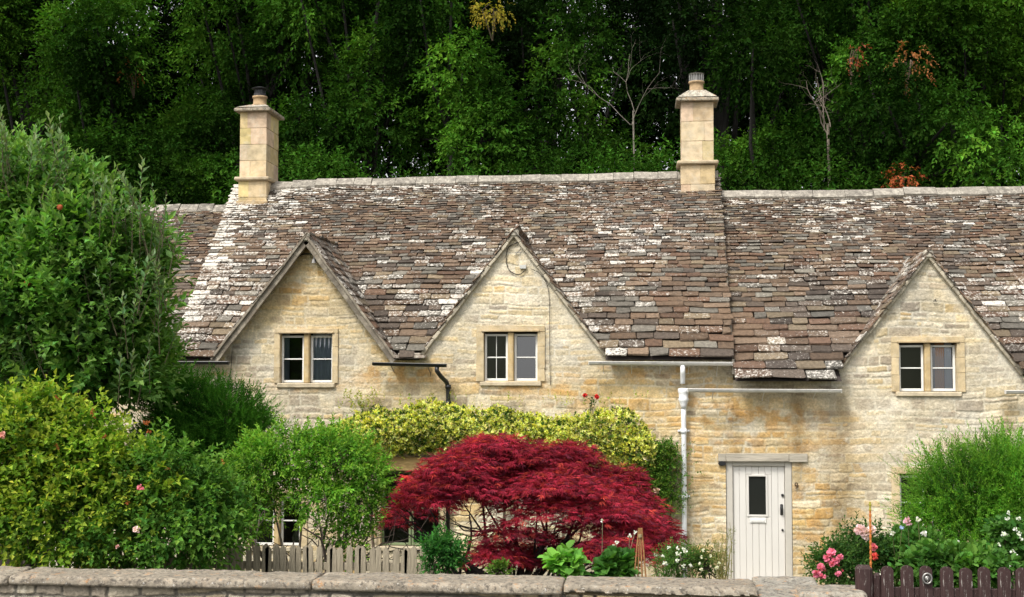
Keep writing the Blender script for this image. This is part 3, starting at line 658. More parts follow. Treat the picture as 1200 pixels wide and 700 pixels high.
# ---- cables, lamp, bracket
def cable(root, pts, r_=.006, y=-.03, name='cable'):
    pp = [P(a, c, y) for a, c in pts]; b = MB(); out = []
    for i in range(len(pp)-1):
        p_ = pp[max(i-1, 0)]; q0 = pp[i]; q1 = pp[i+1]; s_ = pp[min(i+2, len(pp)-1)]
        for t in np.linspace(0, 1, 6)[:-1]: out.append(.5*((2*q0)+(-p_+q1)*t+(2*p_-5*q0+4*q1-s_)*t*t+(-p_+3*q0-3*q1+s_)*t**3))
    out.append(pp[-1]); b.tube(out, r_, 5); put(b.build(name, M_cable, root, True), root)
cable(A['mid'], [(607, 284), (596, 290), (593, 304), (597, 317), (608, 322), (616, 316)], .007)
cable(A['mid'], [(622, 315), (634, 322), (642, 337), (644, 360), (644, 400), (645, 452)], .0045)
cable(A['mid'], [(345, 303), (356, 298), (366, 298)], .008); cable(A['mid'], [(272, 412), (270, 440), (266, 458), (252, 462)], .005)
b = MB(); p = P(369, 305, -.06); b.tube([p+[0, .05, .05], p+[0, -.05, .05], p+[0, -.05, 0]], .012, 6); b.tube([p+[0, -.05, .01], p+[0, -.05, -.05]], [.03, .045], 10); put(b.build('outside_lamp', M_steel, A['mid']), A['mid'])
b = MB(); p = P(613, 313, -.02); b.box(p-[.05, .03, .03], p+[.05, .03, .03], .004); put(b.build('junction_box', mat('grey_plastic', (.5, .5, .47), .5), A['mid']), A['mid'])
b = MB(); p = P(607, 296, -.03); bar_between(b, p+[-.06, 0, -.06], p+[.05, 0, .06], .01, .01, (.2, .2, .2)); b.tube([p+[-.05, 0, 0], p+[.06, 0, 0]], .006, 5); put(b.build('aerial_bracket', M_steel, A['mid']), A['mid'])
b = MB(); p = P(1096, 353, -.04); b.box(p-[.03, .01, .006], p+[.03, .01, .006], .002); b.box(p-[.006, .01, .0], p+[.006, .01, .03], .002); put(b.build('iron_hook', M_black, A['right']), A['right'])
b = MB(); p = P(783, 532, -.04); b.box(p-[.012, .02, .07], p+[.012, .02, .07], .004); put(b.build('iron_hook', M_black, A['mid']), A['mid'])
# ---- chimneys
def chimney(root, x0, x1, y0, y1, zb_, zs, zc, kind, seed):
    rg = np.random.RandomState(seed); b = MB()
    def shaft(xa, xb, ya, yb, z0, z1, h):
        n = max(1, round((z1-z0)/h)); hh = (z1-z0)/n
        for i in range(n):
            nx_ = 2 if (i % 2 == 0) else 1; fx = [0, rg.uniform(.35, .65), 1] if nx_ == 2 else [0, rg.choice([.28, .72]), 1]
            fy = [0, rg.uniform(.3, .45), 1] if i % 2 else [0, rg.uniform(.55, .7), 1]
            for u in range(2):
                for v in range(2):
                    b.box((xa+(xb-xa)*fx[u]+.0005, ya+(yb-ya)*fy[v]+.004, z0+i*hh+.004), (xa+(xb-xa)*fx[u+1]-.0005, ya+(yb-ya)*fy[v+1]-.004, z0+(i+1)*hh-.004), .003, np.array([.58, .44, .25])*rg.uniform(.78, 1.15)*np.array([1, rg.uniform(.95, 1.06), rg.uniform(.85, 1.25)]), None, .0015, rg)
    b.box((x0+.03, y0+.03, zb_-.5), (x1-.03, y1-.03, zc), .002, (.34, .27, .18))
    shaft(x0+.0, x1-.0, y0, y1, zb_-.5, zs, .30)
    b.box((x0-.03, y0-.03, zb_-.55), (x1+.03, y1+.03, zb_+.04), .012, (.42, .30, .16))
    shaft(x0+.015, x1-.015, y0+.015, y1-.015, zs+.07, zc, .33)
    C_ = b.build('chimney', M_dress, root); C_.location = -root.location
    d = MB(); d.box((x0-.065, y0-.065, zs), (x1+.065, y1+.065, zs+.07), .02, (.40, .32, .21)); d.build('string_course', M_dress, C_)
    d = MB(); o_ = .075
    d.box((x0-o_, y0-o_, zc), (x1+o_, y1+o_, zc+.06), .012, (.36, .31, .23))
    lo = np.array([x0-o_+.03, y0-o_+.03]); hi = np.array([x1+o_-.03, y1+o_-.03]); cx, cy = (x0+x1)/2, (y0+y1)/2; r2 = .15; hz = .10 if kind == 0 else .15
    V = [(lo[0], lo[1], zc+.08), (hi[0], lo[1], zc+.08), (hi[0], hi[1], zc+.08), (lo[0], hi[1], zc+.08)]+[(cx+sx*r2, cy+sy*r2, zc+.08+hz) for sx, sy in ((-1, -1), (1, -1), (1, 1), (-1, 1))]
    d.add(V, [np.array([[0, 1, 5, 4], [1, 2, 6, 5], [2, 3, 7, 6], [3, 0, 4, 7], [4, 5, 6, 7]])], (.45, .41, .33)); d.build('cap', M_cope, C_)
    zt = zc+.08+hz-.01; d = MB()
    d.lathe([(.15, 0), (.15, .03), (.125, .04), (.12, .15), (.14, .16), (.14, .19), (.10, .19)], (cx, cy, zt), 22); pot = d.build('chimney_pot', M_pot, C_, True)
    d = MB()
    if kind == 0:
        d.lathe([(.115, .16), (.115, .24), (.10, .25)], (cx, cy, zt), 20)
        for k in range(6): t = k*math.pi/3; d.tube([(cx+.1*math.cos(t), cy+.1*math.sin(t), zt+.23), (cx+.1*math.cos(t), cy+.1*math.sin(t), zt+.33)], .009, 5)
        d.lathe([(.075, .22), (.075, .33)], (cx, cy, zt), 14); d.lathe([(.15, .325), (.155, .34), (.06, .37), (.0, .375)], (cx, cy, zt), 22); d.build('cowl', M_black, C_)
    else:
        for k in range(16): t = k*math.pi/8; d.tube([(cx+.125*math.cos(t), cy+.125*math.sin(t), zt+.17), (cx+.125*math.cos(t), cy+.125*math.sin(t), zt+.33)], .008, 5)
        d.lathe([(.13, .17), (.13, .20)], (cx, cy, zt), 20); d.lathe([(.13, .31), (.14, .33), (.06, .35), (0, .355)], (cx, cy, zt), 20); d.lathe([(.09, .17), (.09, .32)], (cx, cy, zt), 14); d.build('cowl', M_steel, C_)
    return C_
ya = 2.6
a = P(279, 240, ya); c = P(312, 240, ya)
chimney(A['mid'], a[0], c[0], ya, ya+.82, P(290, 238, ya)[2], P(290, 212, ya)[2], P(290, 131, ya)[2], 0, 3)
a = P(798, 230, ya); c = P(838, 230, ya)
chimney(A['mid'], a[0], c[0], ya, ya+.55, P(815, 229, ya)[2], P(815, 193, ya)[2], P(815, 119, ya)[2], 1, 7)
# ------------------------------------------------------------------ garden wall by the road
DW = -9.5                                    # front face of the garden wall
def gwall(xa, xb, name_root, seed):
    ztop = lambda x: P(400, 686, DW)[2]+0*x
    z1 = P(0, 686, DW)[2]; step = .007
    nx = int((xb-xa)/step); zA = .88; zt = z1+.02
    Zl = np.concatenate([np.linspace(zA, z1-.42, 24)[:-1], np.arange(z1-.42, zt, step)])
    X, Z = np.meshgrid(np.linspace(xa, xb, nx+1), Zl); h, st, h1, h2, h3 = masonry(X, Z, seed, .09, .17, .10, .30, .010, .030)
    c = stone_col(X, Z, st, h2, h3, X*0+.15, X*0+1.2, seed, (.30, .27, .21))*np.array([.80, .80, .82]); c = c*(.45+.55*st[..., None])
    V = np.stack([X, DW-h, Z], -1).reshape(-1, 3); nz = len(Zl)-1; i = (np.arange(nz)[:, None]*(nx+1)+np.arange(nx)[None]).ravel()
    o = mesh_np('wall', V, [np.stack([i, i+1, i+nx+2, i+nx+1], -1)], M_stone, name_root, c.reshape(-1, 3), True); put(o, name_root)
    b = MB(); b.box((xa+.01, DW+.012, .7), (xb-.01, DW+.40, z1+.015), .02, (.3, .27, .2)); put(b.build('wall_core', M_stone, name_root), name_root)
xa, xb = P(0, 680, DW)[0]-1.6, P(888, 680, DW)[0]
GW = thing('garden_wall', 'low stone garden wall with flat lichen-covered coping along the bottom of the photo', 'wall', (xa, DW, .9))
gwall(xa, xb, GW, 71)
def rough_slab(b, x0, x1, y0, y1, z0, z1, rg, seed, col, res=.02, amp=.012, sl=0.):
    "displaced slab with a fine grid on top and front"
    nx = max(3, int((x1-x0)/res)); prof = []
    r_ = .018
    prof += [(y1, z0), (y1, z1-r_), (y1-r_, z1)]; prof += [(y, z1) for y in np.linspace(y1-.05, y0+.05, 12)]
    prof += [(y0+r_*1.3, z1-.003), (y0+.004, z1-r_*1.2), (y0, z1-.045)]+[(y0, z) for z in np.linspace(z1-.06, z0+.02, 6)]+[(y0+.01, z0), (y0+.1, z0)]
    pr = np.array(prof); xs_ = np.linspace(x0, x1, nx+1); X = np.repeat(xs_, len(pr)); Yp = np.tile(pr[:, 0], nx+1); Zp = np.tile(pr[:, 1], nx+1)
    q = fbm(X*9, Yp*9+Zp*11, seed, 5)-.5; q2 = fbm(X*2, Yp*2+Zp*3, seed+3, 3)-.5
    ee = np.minimum(X-x0, x1-X); er = -.012*sst(.03, 0, ee)
    Zn = Zp+np.where(Zp > z0+.03, q*amp*2+q2*amp*1.6+er, q2*amp); Yn = Yp+np.where(Yp < (y0+y1)/2, q*amp*2.2+q2*amp*2-er, 0)
    Zn = Zn+sl*(Yp-y0)
    n = len(pr); i = (np.arange(nx)[:, None]*n+np.arange(n-1)[None]).ravel()
    cc = np.array(col)*(.8+.55*fbm(X*5, Yp*5+Zp*4, seed+5))[:, None]
    V = np.stack([X, Yn, Zn], -1); V = np.vstack([V, [[x0, (y0+y1)/2, (z0+z1)/2]], [[x1, (y0+y1)/2, (z0+z1)/2]]]); m = len(V)-2; cc = np.vstack([cc, [col], [col]])
    t_ = [[k, k+1, m] for k in range(n-1)]+[[nx*n+k+1, nx*n+k, m+1] for k in range(n-1)]
    b.add(V, [np.stack([i, i+n, i+n+1, i+1], -1), np.array(t_)], cc)
rg = np.random.RandomState(9); zt = P(400, 666, DW)[2]-.0
b = MB(); x = xa; cuts = sorted([P(c, 680, DW)[0] for c in (-90, 12, 366, 660)]); cuts = [xa-.05]+[c for c in cuts if c > xa]+[xb]
zc1 = P(0, 685, DW)[2]; zc0 = P(0, 661, DW+.4)[2]
for k in range(len(cuts)-1): rough_slab(b, cuts[k]+.006, cuts[k+1]-.006, DW-.055, DW+.42, zc1+.004+rg.normal(0, .003), zc1+.085+rg.normal(0, .003), rg, 50+k, (.25, .215, .165), .018, .013)
put(b.build('coping', M_cope, GW, True), GW)
# short return of the wall by the gate: sloping slab and low end stone
a0 = P(886, 690, DW+.1)[0]; a1 = P(950, 690, DW+.1)[0]; a2 = P(1016, 690, DW)[0]
GE = thing('wall_end', 'pale sloping stone slab at the end of the garden wall, below the cream door', 'stone', (a0, DW, .9))
b = MB(); z9 = P(890, 692, DW)[2]
rough_slab(b, a0+.01, a1+.10, DW+.02, DW+.62, .8, P(900, 700, DW)[2], rg, 91, (.26, .24, .20), .02, .012, .12); put(b.build('slab', M_cope, GE, True), GE)
b = MB(); rough_slab(b, a1-.10, a2, DW-.03, DW+.35, .8, P(980, 694, DW)[2], rg, 94, (.26, .235, .19), .02, .010); put(b.build('end_stone', M_cope, GE, True), GE)
b = MB(); rg_ = rg; xx0, xx1 = P(868, 600, -1.2)[0], P(912, 600, -1.2)[0]
b.quad((xx0, -.45, .028), (xx1+.4, -.45, .028), (a1+1.6, -9.1, .905), (a1+.4, -9.1, .905)); o = b.build('path', M_path); tag(o, kind='structure'); 
for v in o.data.vertices: v.co.z += .06
# ------------------------------------------------------------------ picket fences
def picket_fence(name, label, x0, x1, y, zt, zb_, pitch, wd, th, m, rg, tops='round', lean=.02, skip=0, wj=.1, y1=None):
    root = thing(name, label, 'fence', ((x0+x1)/2, y, zb_)); x = x0; y1 = y if y1 is None else y1; out = []
    while x < x1:
        yy = y+(y1-y)*(x-x0)/(x1-x0); w_ = wd*rg.uniform(1-wj, 1+wj); h_ = zt+rg.normal(0, .006 if tops == 'round' else .012)-zb_; b = MB(); n = 9; pts = [(-w_/2, 0), (w_/2, 0)]
        if tops == 'round': pts += [(w_/2*math.cos(t), h_-w_*.42+w_*.42*math.sin(t)) for t in np.linspace(0, math.pi, n)]
        else: pts += [(w_/2, h_-w_*.5), (w_*.08, h_), (-w_*.1, h_-.003), (-w_/2, h_-w_*.45)]
        ln = rg.normal(0, lean)
        b.prism([(px+pz*ln, pz) for px, pz in pts], -th/2, th/2)
        o = b.build('picket', m, root); o.location = (x-root.location.x, yy-y, 0); out.append(o); x += pitch*rg.uniform(.93, 1.07)
    for hh in (.22, .78):
        z = (zt-zb_)*hh; b = MB(); n0 = np.array([x0-root.location.x-.05, th*.5+.022, z]); n1 = np.array([x1-root.location.x+.05, th*.5+.022+(y1-y), z])
        p, q = n0, n1; t = nrm(q-p); nn = np.array([0, 0, 1.]); yv = np.cross(nn, t); L = np.linalg.norm(q-p); V = rbox_v(np.array([L/2, .02, .038]), .004)
        b.add(V @ np.stack([t, yv, nn], 1).T+(p+q)/2, [_TQ, _TT]); b.build('rail', m, root)
    return root, out
rg = np.random.RandomState(21)
YF = -7.2; zz = P(300, 637, YF)[2]
picket_fence('picket_fence', 'weathered grey picket fence just behind the stone wall, left of the red maple', P(92, 640, YF)[0], P(505, 640, YF)[0], YF, P(300, 638, YF)[2], float(gz(YF)), P(308, 640, YF)[0]-P(300, 640, YF)[0]+.004, .062, .018, M_vwood, rg, 'point', .02)
YB = -9.35; root, pk = picket_fence('picket_fence', 'dark brown round-topped picket fence at the bottom right corner', P(1040, 690, YB)[0], P(1290, 690, YB)[0], YB, P(1100, 664, YB)[2], .9, P(1062.5, 690, YB)[0]-P(1040, 690, YB)[0], .098, .024, M_brown, rg, 'round', .004, wj=.03)
b = MB(); p = P(1013, 664, YB); q = P(1025, 664, YB); h_ = p[2]-.9; w_ = .105
b.box((p[0]-.07, YB-.05, .9), (p[0]+.06, YB+.06, p[2]+.01), .025); o = b.build('gate_post', M_brown, root); put(o, root)
b = MB(); b.box((p[0]+.065, YB-.02, .9), (p[0]+.13, YB+.04, p[2]-.05), .02); put(b.build('gate_stile', M_brown, root), root)
pp_ = min(pk, key=lambda o: abs(o.location.x+root.location.x-P(1092, 678, YB)[0])); p = P(1092, 678, YB-.02); p[0] = pp_.location.x+root.location.x; b = MB(); an = np.linspace(0, 2*math.pi, 21)
b.tube([(p[0]+.034*math.cos(t), p[1]-.012, p[2]+.040*math.sin(t)) for t in an], .009, 6, caps=False); b.tube([(p[0], p[1], p[2]), (p[0], p[1]-.012, p[2])], .022, 12); b.tube([(p[0]+.034*math.cos(t)*.0, p[1]-.014, p[2]-.02+.012*t) for t in (0, 1, 2)], .007, 6)
put(b.build('ring_plate', M_steel, root, True), root)
# ------------------------------------------------------------------ foliage
def frame(D, Nn):
    D = nrm(D); Nn = nrm(Nn-D*(D*Nn).sum(-1, keepdims=True)); return D, Nn, np.cross(D, Nn)
def leaf_mesh(name, Pp, D, Nn, L, W, C, parent, mat_=None, fold=.25, rounded=False):
    "every leaf: pointed or rounded blade with a fold along its midrib"
    n = len(Pp); D, Nn, S_ = frame(D, Nn); L = np.broadcast_to(L, n)[:, None]; W = np.broadcast_to(W, n)[:, None]
    up = Nn*W*fold
    if rounded:
        V = np.stack([Pp, Pp+D*L*.35+S_*W*.5+up, Pp+D*L*.8+S_*W*.38+up*.7, Pp+D*L, Pp+D*L*.8-S_*W*.38+up*.7, Pp+D*L*.35-S_*W*.5+up], 1); k = 6
        f = np.array([[0, 1, 2, 3], [0, 3, 4, 5]])
    else:
        V = np.stack([Pp, Pp+D*L*.45+S_*W*.5+up, Pp+D*L-Nn*L*.08, Pp+D*L*.45-S_*W*.5+up], 1); k = 4
        f = np.array([[0, 1, 2], [0, 2, 3]])
    F_ = (f[None]+np.arange(n)[:, None, None]*k).reshape(-1, f.shape[1])
    return mesh_np(name, V.reshape(-1, 3), [F_], mat_ or M_leaf, parent, np.repeat(np.clip(C, 0, 1), k, axis=0))
def rdir(rg, n): return nrm(rg.normal(0, 1, (n, 3)))
def sprigs(rg, O, D, Ls, n, L, W, base, tip=None, droop=.15, spread=.9, upn=.8, var=.25, cvar_s=.22, size_t=.3, palm=False):
    "leaves set alternately along short curved shoots"
    m = len(O); t = (np.arange(n)+.6)/n; Ls = np.broadcast_to(Ls, m)[:, None]
    D = nrm(D); A_ = nrm(np.cross(D, rdir(rg, m))); B_ = np.cross(D, A_)
    ph = rg.uniform(0, 6.28, m)[:, None]+np.arange(n)[None]*2.4
    Pp = O[:, None]+D[:, None]*(Ls*t)[..., None]+np.array([0, 0, -1.])*(droop*Ls*t**2)[..., None]
    rad = A_[:, None]*np.cos(ph)[..., None]+B_[:, None]*np.sin(ph)[..., None]
    dl = D[:, None]*(.35+.6*t)[None, :, None]+rad*spread*(1.15-.6*t)[None, :, None]+np.array([0, 0, -droop*.9])
    nn = np.array([0, 0, upn])+rdir(rg, m*n).reshape(m, n, 3)*.55+D[:, None]*.3
    sc = (1-size_t*t)[None]*rg.uniform(.75, 1.2, (m, n))
    base = np.asarray(base); C = base[None, None]*np.ones((m, n, 1)) if base.ndim == 1 else base[:, None]*np.ones((1, n, 1))
    if tip is not None: C = C*(1-(t**2)[None, :, None])+np.asarray(tip)*(t**2)[None, :, None]
    sc = sc*rg.uniform(.62, 1.4, (m, 1)); C = C*rg.uniform(1-cvar_s, 1+cvar_s, (m, 1, 1))*rg.uniform(1-var, 1+var, (m, n, 1))
    C = C*(1+rg.normal(0, .08, (m, n, 1))*np.array([1.4, 0, 0]))
    return Pp.reshape(-1, 3), dl.reshape(-1, 3), nn.reshape(-1, 3), (L*sc).ravel(), (W*sc).ravel(), C.reshape(-1, 3)
def cat(*a): return [np.concatenate(k) for k in zip(*a)]
def shell(rg, c, r, n, inner=.45, top=0.):
    "points in the outer part of an ellipsoid with lumpy radius; returns points and outward directions"
    d = rdir(rg, n); d[:, 2] += top; d = nrm(d); c = np.asarray(c); r = np.broadcast_to(np.asarray(r, float), 3)
    q = rg.uniform(inner**2, 1, n)**.5; lump = .8+.45*vn(d[:, 0]*2.3+c[0]*3+7, d[:, 2]*2.3+d[:, 1]*1.7+c[2]*3, int(abs(c[0]*10)) % 50)
    return c+d*r*(q*lump)[:, None], nrm(d/r)
def limb(b, p, d, L, r, rg, depth, col=(.07, .055, .04), kids=3, bend=.25, sides=6, tw=.4, ends=None, up=.15):
    n = 6; pts = [np.array(p, float)]; d = nrm(np.array(d, float))
    for i in range(n): d = nrm(d+rg.normal(0, bend/2, 3)+[0, 0, up*.15]); pts.append(pts[-1]+d*L/n)
    b.tube(pts, np.linspace(r, r*tw, n+1), sides, col)
    if ends is not None: ends.append(pts[-1])
    if depth > 0:
        for k in range(kids):
            i = rg.randint(2, n+1); limb(b, pts[i], d+rdir(rg, 1)[0]*.9+[0, 0, up], L*rg.uniform(.45, .75), r*(tw+(1-tw)*(1-i/n))*.7, rg, depth-1, col, kids, bend, max(4, sides-1), tw, ends, up)
def plant(name, label, catg, loc, group=None): return thing(name, label, catg, loc, group)
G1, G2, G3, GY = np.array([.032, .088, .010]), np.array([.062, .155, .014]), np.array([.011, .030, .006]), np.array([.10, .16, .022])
# ---- woodland trees behind
def px_blob(px, py, Y, rpx, rpy=None, ry=None):
    c = P(px, py, Y); s_ = S(Y); return (c, np.array([rpx*s_, (ry or rpx*s_*.8), (rpy or rpx)*s_]))
def wood_tree(label, base, blobs, colr, rg, dens=1., leaf=.15, group='woodland trees behind the cottages', trunk_r=.22, tip=None, name='tree', catg='tree', barkc=(.010, .009, .007), ls=.55):
    base = np.array(base); t = plant(name, label, catg, base, group); arr = []
    b = MB(); top = np.mean([q[0] for q in blobs], axis=0)
    pts = [base+(top-base)*f+rg.normal(0, .12, 3)*[1, 1, 0]*(f > 0) for f in np.linspace(0, 1, 7)]; pts[0][2] -= .2
    b.tube(pts, np.linspace(trunk_r, trunk_r*.35, 7), 9, barkc)
    for c, r in blobs:
        k = rg.randint(2, 6); q = pts[k]; m = (q+c)/2+rg.normal(0, .15, 3); b.tube([q, m, c], [trunk_r*.38, trunk_r*.25, .025], 6, barkc)
        area = (r[0]*r[2]+r[0]*r[1]+r[1]*r[2])*4; n = int(area*19*dens)
        O, D = shell(rg, c, r, n, .55, .15); D = nrm(D+[0, 0, .15]+rg.normal(0, .35, (n, 3)))
        v = (.25+1.5*vn(O[:, 0]*.8, O[:, 2]*.9+O[:, 1]*.5, 7)**1.8)[:, None]; v = v*(1+np.array([.35, .12, 0])*(v-.6))*rg.uniform(.6, 1.5)
        LS_ = 1.; arr.append(sprigs(rg, O, D, rg.uniform(.6, 1.2, n)*ls, 9, leaf*LS_, leaf*.55*LS_, np.asarray(colr)*v, tip, .35, .9, .9))
    put(b.build('trunk', M_bark, t), t); a = cat(*arr)
    o = leaf_mesh('crown', *a, t, M_wood); put(o, t); return t
rg = np.random.RandomState(100)
def around(px, py, Y, n, spx, spy, r, rg, dy=1.5):
    return [px_blob(px+rg.uniform(-spx, spx), py+rg.uniform(-spy, spy), Y+rg.uniform(-dy, dy), r*rg.uniform(.65, 1.25)) for _ in range(n)]
T = [
 # label, px, trunkY, blobs(px,py spread), colour
 ('dark woodland tree filling the top left corner of the photo', 60, 17, (60, 40, 14, 110, 100, 52), G1*.9, 1.3),
 ('bushy mid-green tree between the apple tree and the left chimney', 180, 12.5, (175, 160, 14, 85, 80, 46), G1*1.25, 1.3),
 ('tall dark tree directly behind the left chimney', 300, 17, (300, 40, 10, 90, 110, 52), G1*.95, 1.),
 ('dark green tree right of the left chimney with lighter sprays near its top', 420, 15, (420, 70, 10, 75, 120, 46), G1*1.2, 1.),
 ('mid-green tree rising behind the apex of the middle gable', 520, 14, (530, 120, 8, 70, 70, 40), G1*1.3, 1.1),
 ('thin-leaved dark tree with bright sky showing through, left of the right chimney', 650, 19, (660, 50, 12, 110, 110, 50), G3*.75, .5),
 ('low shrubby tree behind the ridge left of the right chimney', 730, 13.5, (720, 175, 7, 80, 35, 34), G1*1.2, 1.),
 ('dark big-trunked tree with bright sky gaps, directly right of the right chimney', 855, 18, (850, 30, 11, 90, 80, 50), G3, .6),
 ('rounded bushy tree low behind the ridge right of the right chimney', 900, 13, (900, 180, 7, 70, 40, 38), G1*1.15, 1.1),
 ('fresh green tree with brown dead leaves on it, top right', 1010, 16, (1010, 60, 10, 80, 90, 46), G1*1.35, 1.),
 ('bright green tree filling the top right corner', 1140, 15, (1150, 60, 12, 80, 110, 46), G2*1.0, 1.),
 ('low green tree behind the ridge above the right gable', 1080, 12.5, (1080, 165, 8, 90, 45, 36), G1*1.5, 1.1)]
for lab, tx, ty, (bx, by, n, sx, sy, r), c, dn in T:
    bp = P(tx, 400, ty); bl = around(bx, by, ty, n, sx, sy, r, rg)+([px_blob(335, 165, 15, 44), px_blob(360, 190, 14.5, 44), px_blob(305, 190, 15, 40)] if tx == 300 else [px_blob(215, 185, 13.5, 46), px_blob(240, 150, 14, 40)] if tx == 180 else []); 
    bl += [px_blob(bx+rg.uniform(-sx, sx)*.8, by-sy-rg.uniform(20, 110), ty+rg.uniform(-1, 2), r*1.2) for _ in range(2)]
    wood_tree(lab, (bp[0], ty, float(gz(ty))-.1), bl, c, rg, dn*1.0, .15, trunk_r=.2 if tx != 855 else .42)
# deeper trees: sparse dark crowns against the sky
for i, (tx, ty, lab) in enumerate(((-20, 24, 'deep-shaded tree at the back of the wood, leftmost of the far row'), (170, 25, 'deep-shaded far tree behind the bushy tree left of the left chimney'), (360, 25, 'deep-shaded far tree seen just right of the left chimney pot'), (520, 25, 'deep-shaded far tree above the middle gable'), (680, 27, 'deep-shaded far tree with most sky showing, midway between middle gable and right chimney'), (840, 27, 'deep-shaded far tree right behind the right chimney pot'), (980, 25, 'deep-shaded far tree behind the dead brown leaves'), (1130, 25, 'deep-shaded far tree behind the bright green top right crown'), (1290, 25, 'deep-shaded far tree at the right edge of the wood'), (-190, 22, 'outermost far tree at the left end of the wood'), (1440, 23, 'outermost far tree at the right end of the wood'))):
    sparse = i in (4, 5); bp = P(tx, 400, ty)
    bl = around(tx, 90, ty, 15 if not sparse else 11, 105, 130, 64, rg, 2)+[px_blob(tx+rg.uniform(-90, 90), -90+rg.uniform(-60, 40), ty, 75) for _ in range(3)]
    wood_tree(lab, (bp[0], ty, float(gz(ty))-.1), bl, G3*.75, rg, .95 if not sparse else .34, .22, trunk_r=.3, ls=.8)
# undergrowth along the foot of the wood
h = thing('hedge', 'tangled dark undergrowth between the trees behind the roof ridges', 'hedge', (0, 10.5, 1.2)); arr = []
for i in range(34):
    c, r = px_blob(-80+i*42, 232+rg.uniform(-22, 30), 11.5+rg.uniform(-1, 1.5), 40); n = 170; O, D = shell(rg, c, r, n, .5, .2); arr.append(sprigs(rg, O, D+[0, 0, .3], .5, 8, .13, .07, G1*rg.uniform(.35, 1.4), None, .3))
o = leaf_mesh('foliage', *cat(*arr), h, M_wood); put(o, h)
b = MB()
for i in range(60):
    x = rg.uniform(-13, 12); limb(b, (x, 11.5+rg.uniform(-.8, .8), 1.2), (rg.normal(0, .2), 0, 1), rg.uniform(3, 4.2), .03, rg, 1, (.06, .05, .04), 3)
put(b.build('stems', M_bark, h), h)
# bare dead saplings and dead-leaved sprays
def dead(label, px, pyb, pyt, Y, n, rg, colr=(.15, .125, .095), spread=.35, r=.035, base=None):
    p = P(px, pyb, Y); q = P(px, pyt, Y); t = plant('dead_sapling', label, 'dead tree', (p[0], Y, float(gz(Y))), 'bare dead saplings'); b = MB(); H = q[2]-p[2]
    b.tube([(p[0], Y, float(gz(Y))-.1), (p[0]+.05, Y, (p[2]+float(gz(Y)))/2), p], [r*1.5, r*1.2, r], 6, colr)
    for k in range(n): limb(b, p+[rg.normal(0, .05), 0, -rg.uniform(0, .4)], (rg.normal(0, spread), rg.normal(0, .2), 1), H*rg.uniform(.6, 1.05), r*.55, rg, 2, colr, 3, .34, 5, .25)
    put(b.build('branches', M_bark, t), t)
dead('pale bare forked sapling left of the right chimney', 742, 130, 30, 11.8, 3, rg, (.17, .15, .12), r=.022)
#dead('thin bare sapling right beside the right chimney, on its left', 788, 160, 70, 11.6, 4, rg, r=.03)
#dead('thin bare sapling upright among shrubs, nearest right of the right chimney', 938, 150, 85, 11.6, 3, rg, r=.03)
dead('tall straight bare sapling left of the brown-leaved sprays', 970, 145, 65, 11.6, 4, rg, r=.035)
#dead('fine grey bare sapling at the right edge above the roof', 1172, 140, 60, 11.6, 4, rg, (.18, .16, .13), r=.03)
for lab, px, py, Y, rx, ry, n, c in (('hanging spray of orange-brown dead leaves high on the right', 1065, 75, 11.8, 26, 30, 38, (.34, .14, .05)), ('small sprig of rust-coloured dead leaves', 1000, 62, 11.8, 12, 14, 12, (.24, .07, .03)), ('clump of rust-red dead leaves standing right above the right ridge', 1058, 210, 10.8, 24, 14, 60, (.42, .11, .04)), ('yellowing leafy spray at the top edge, centre of the photo', 575, 12, 12.5, 24, 14, 60, (.30, .24, .03)), ('faint orange dead spray in the trees left of the left chimney', 150, 80, 11.8, 10, 9, 14, (.25, .09, .03))):
    c0, r0 = px_blob(px, py, Y, rx, ry, .4); t = plant('leaf_spray', lab, 'branch', c0, 'discoloured sprays in the wood'); O, D = shell(rg, c0, r0, n, .2)
    a = sprigs(rg, O, D+[0, 0, -.5], .22, 6, .10, .06, np.array(c), None, .6, .8, .6, .35); put(leaf_mesh('leaves', *a, t), t)
    b = MB(); 
    for k in range(5): b.tube([c0+[0, .4, -.7], c0+rg.normal(0, .1, 3)+[0, .2, 0], O[k]], [.02, .012, .005], 5, (.12, .09, .06))
    put(b.build('twigs', M_bark, t), t)
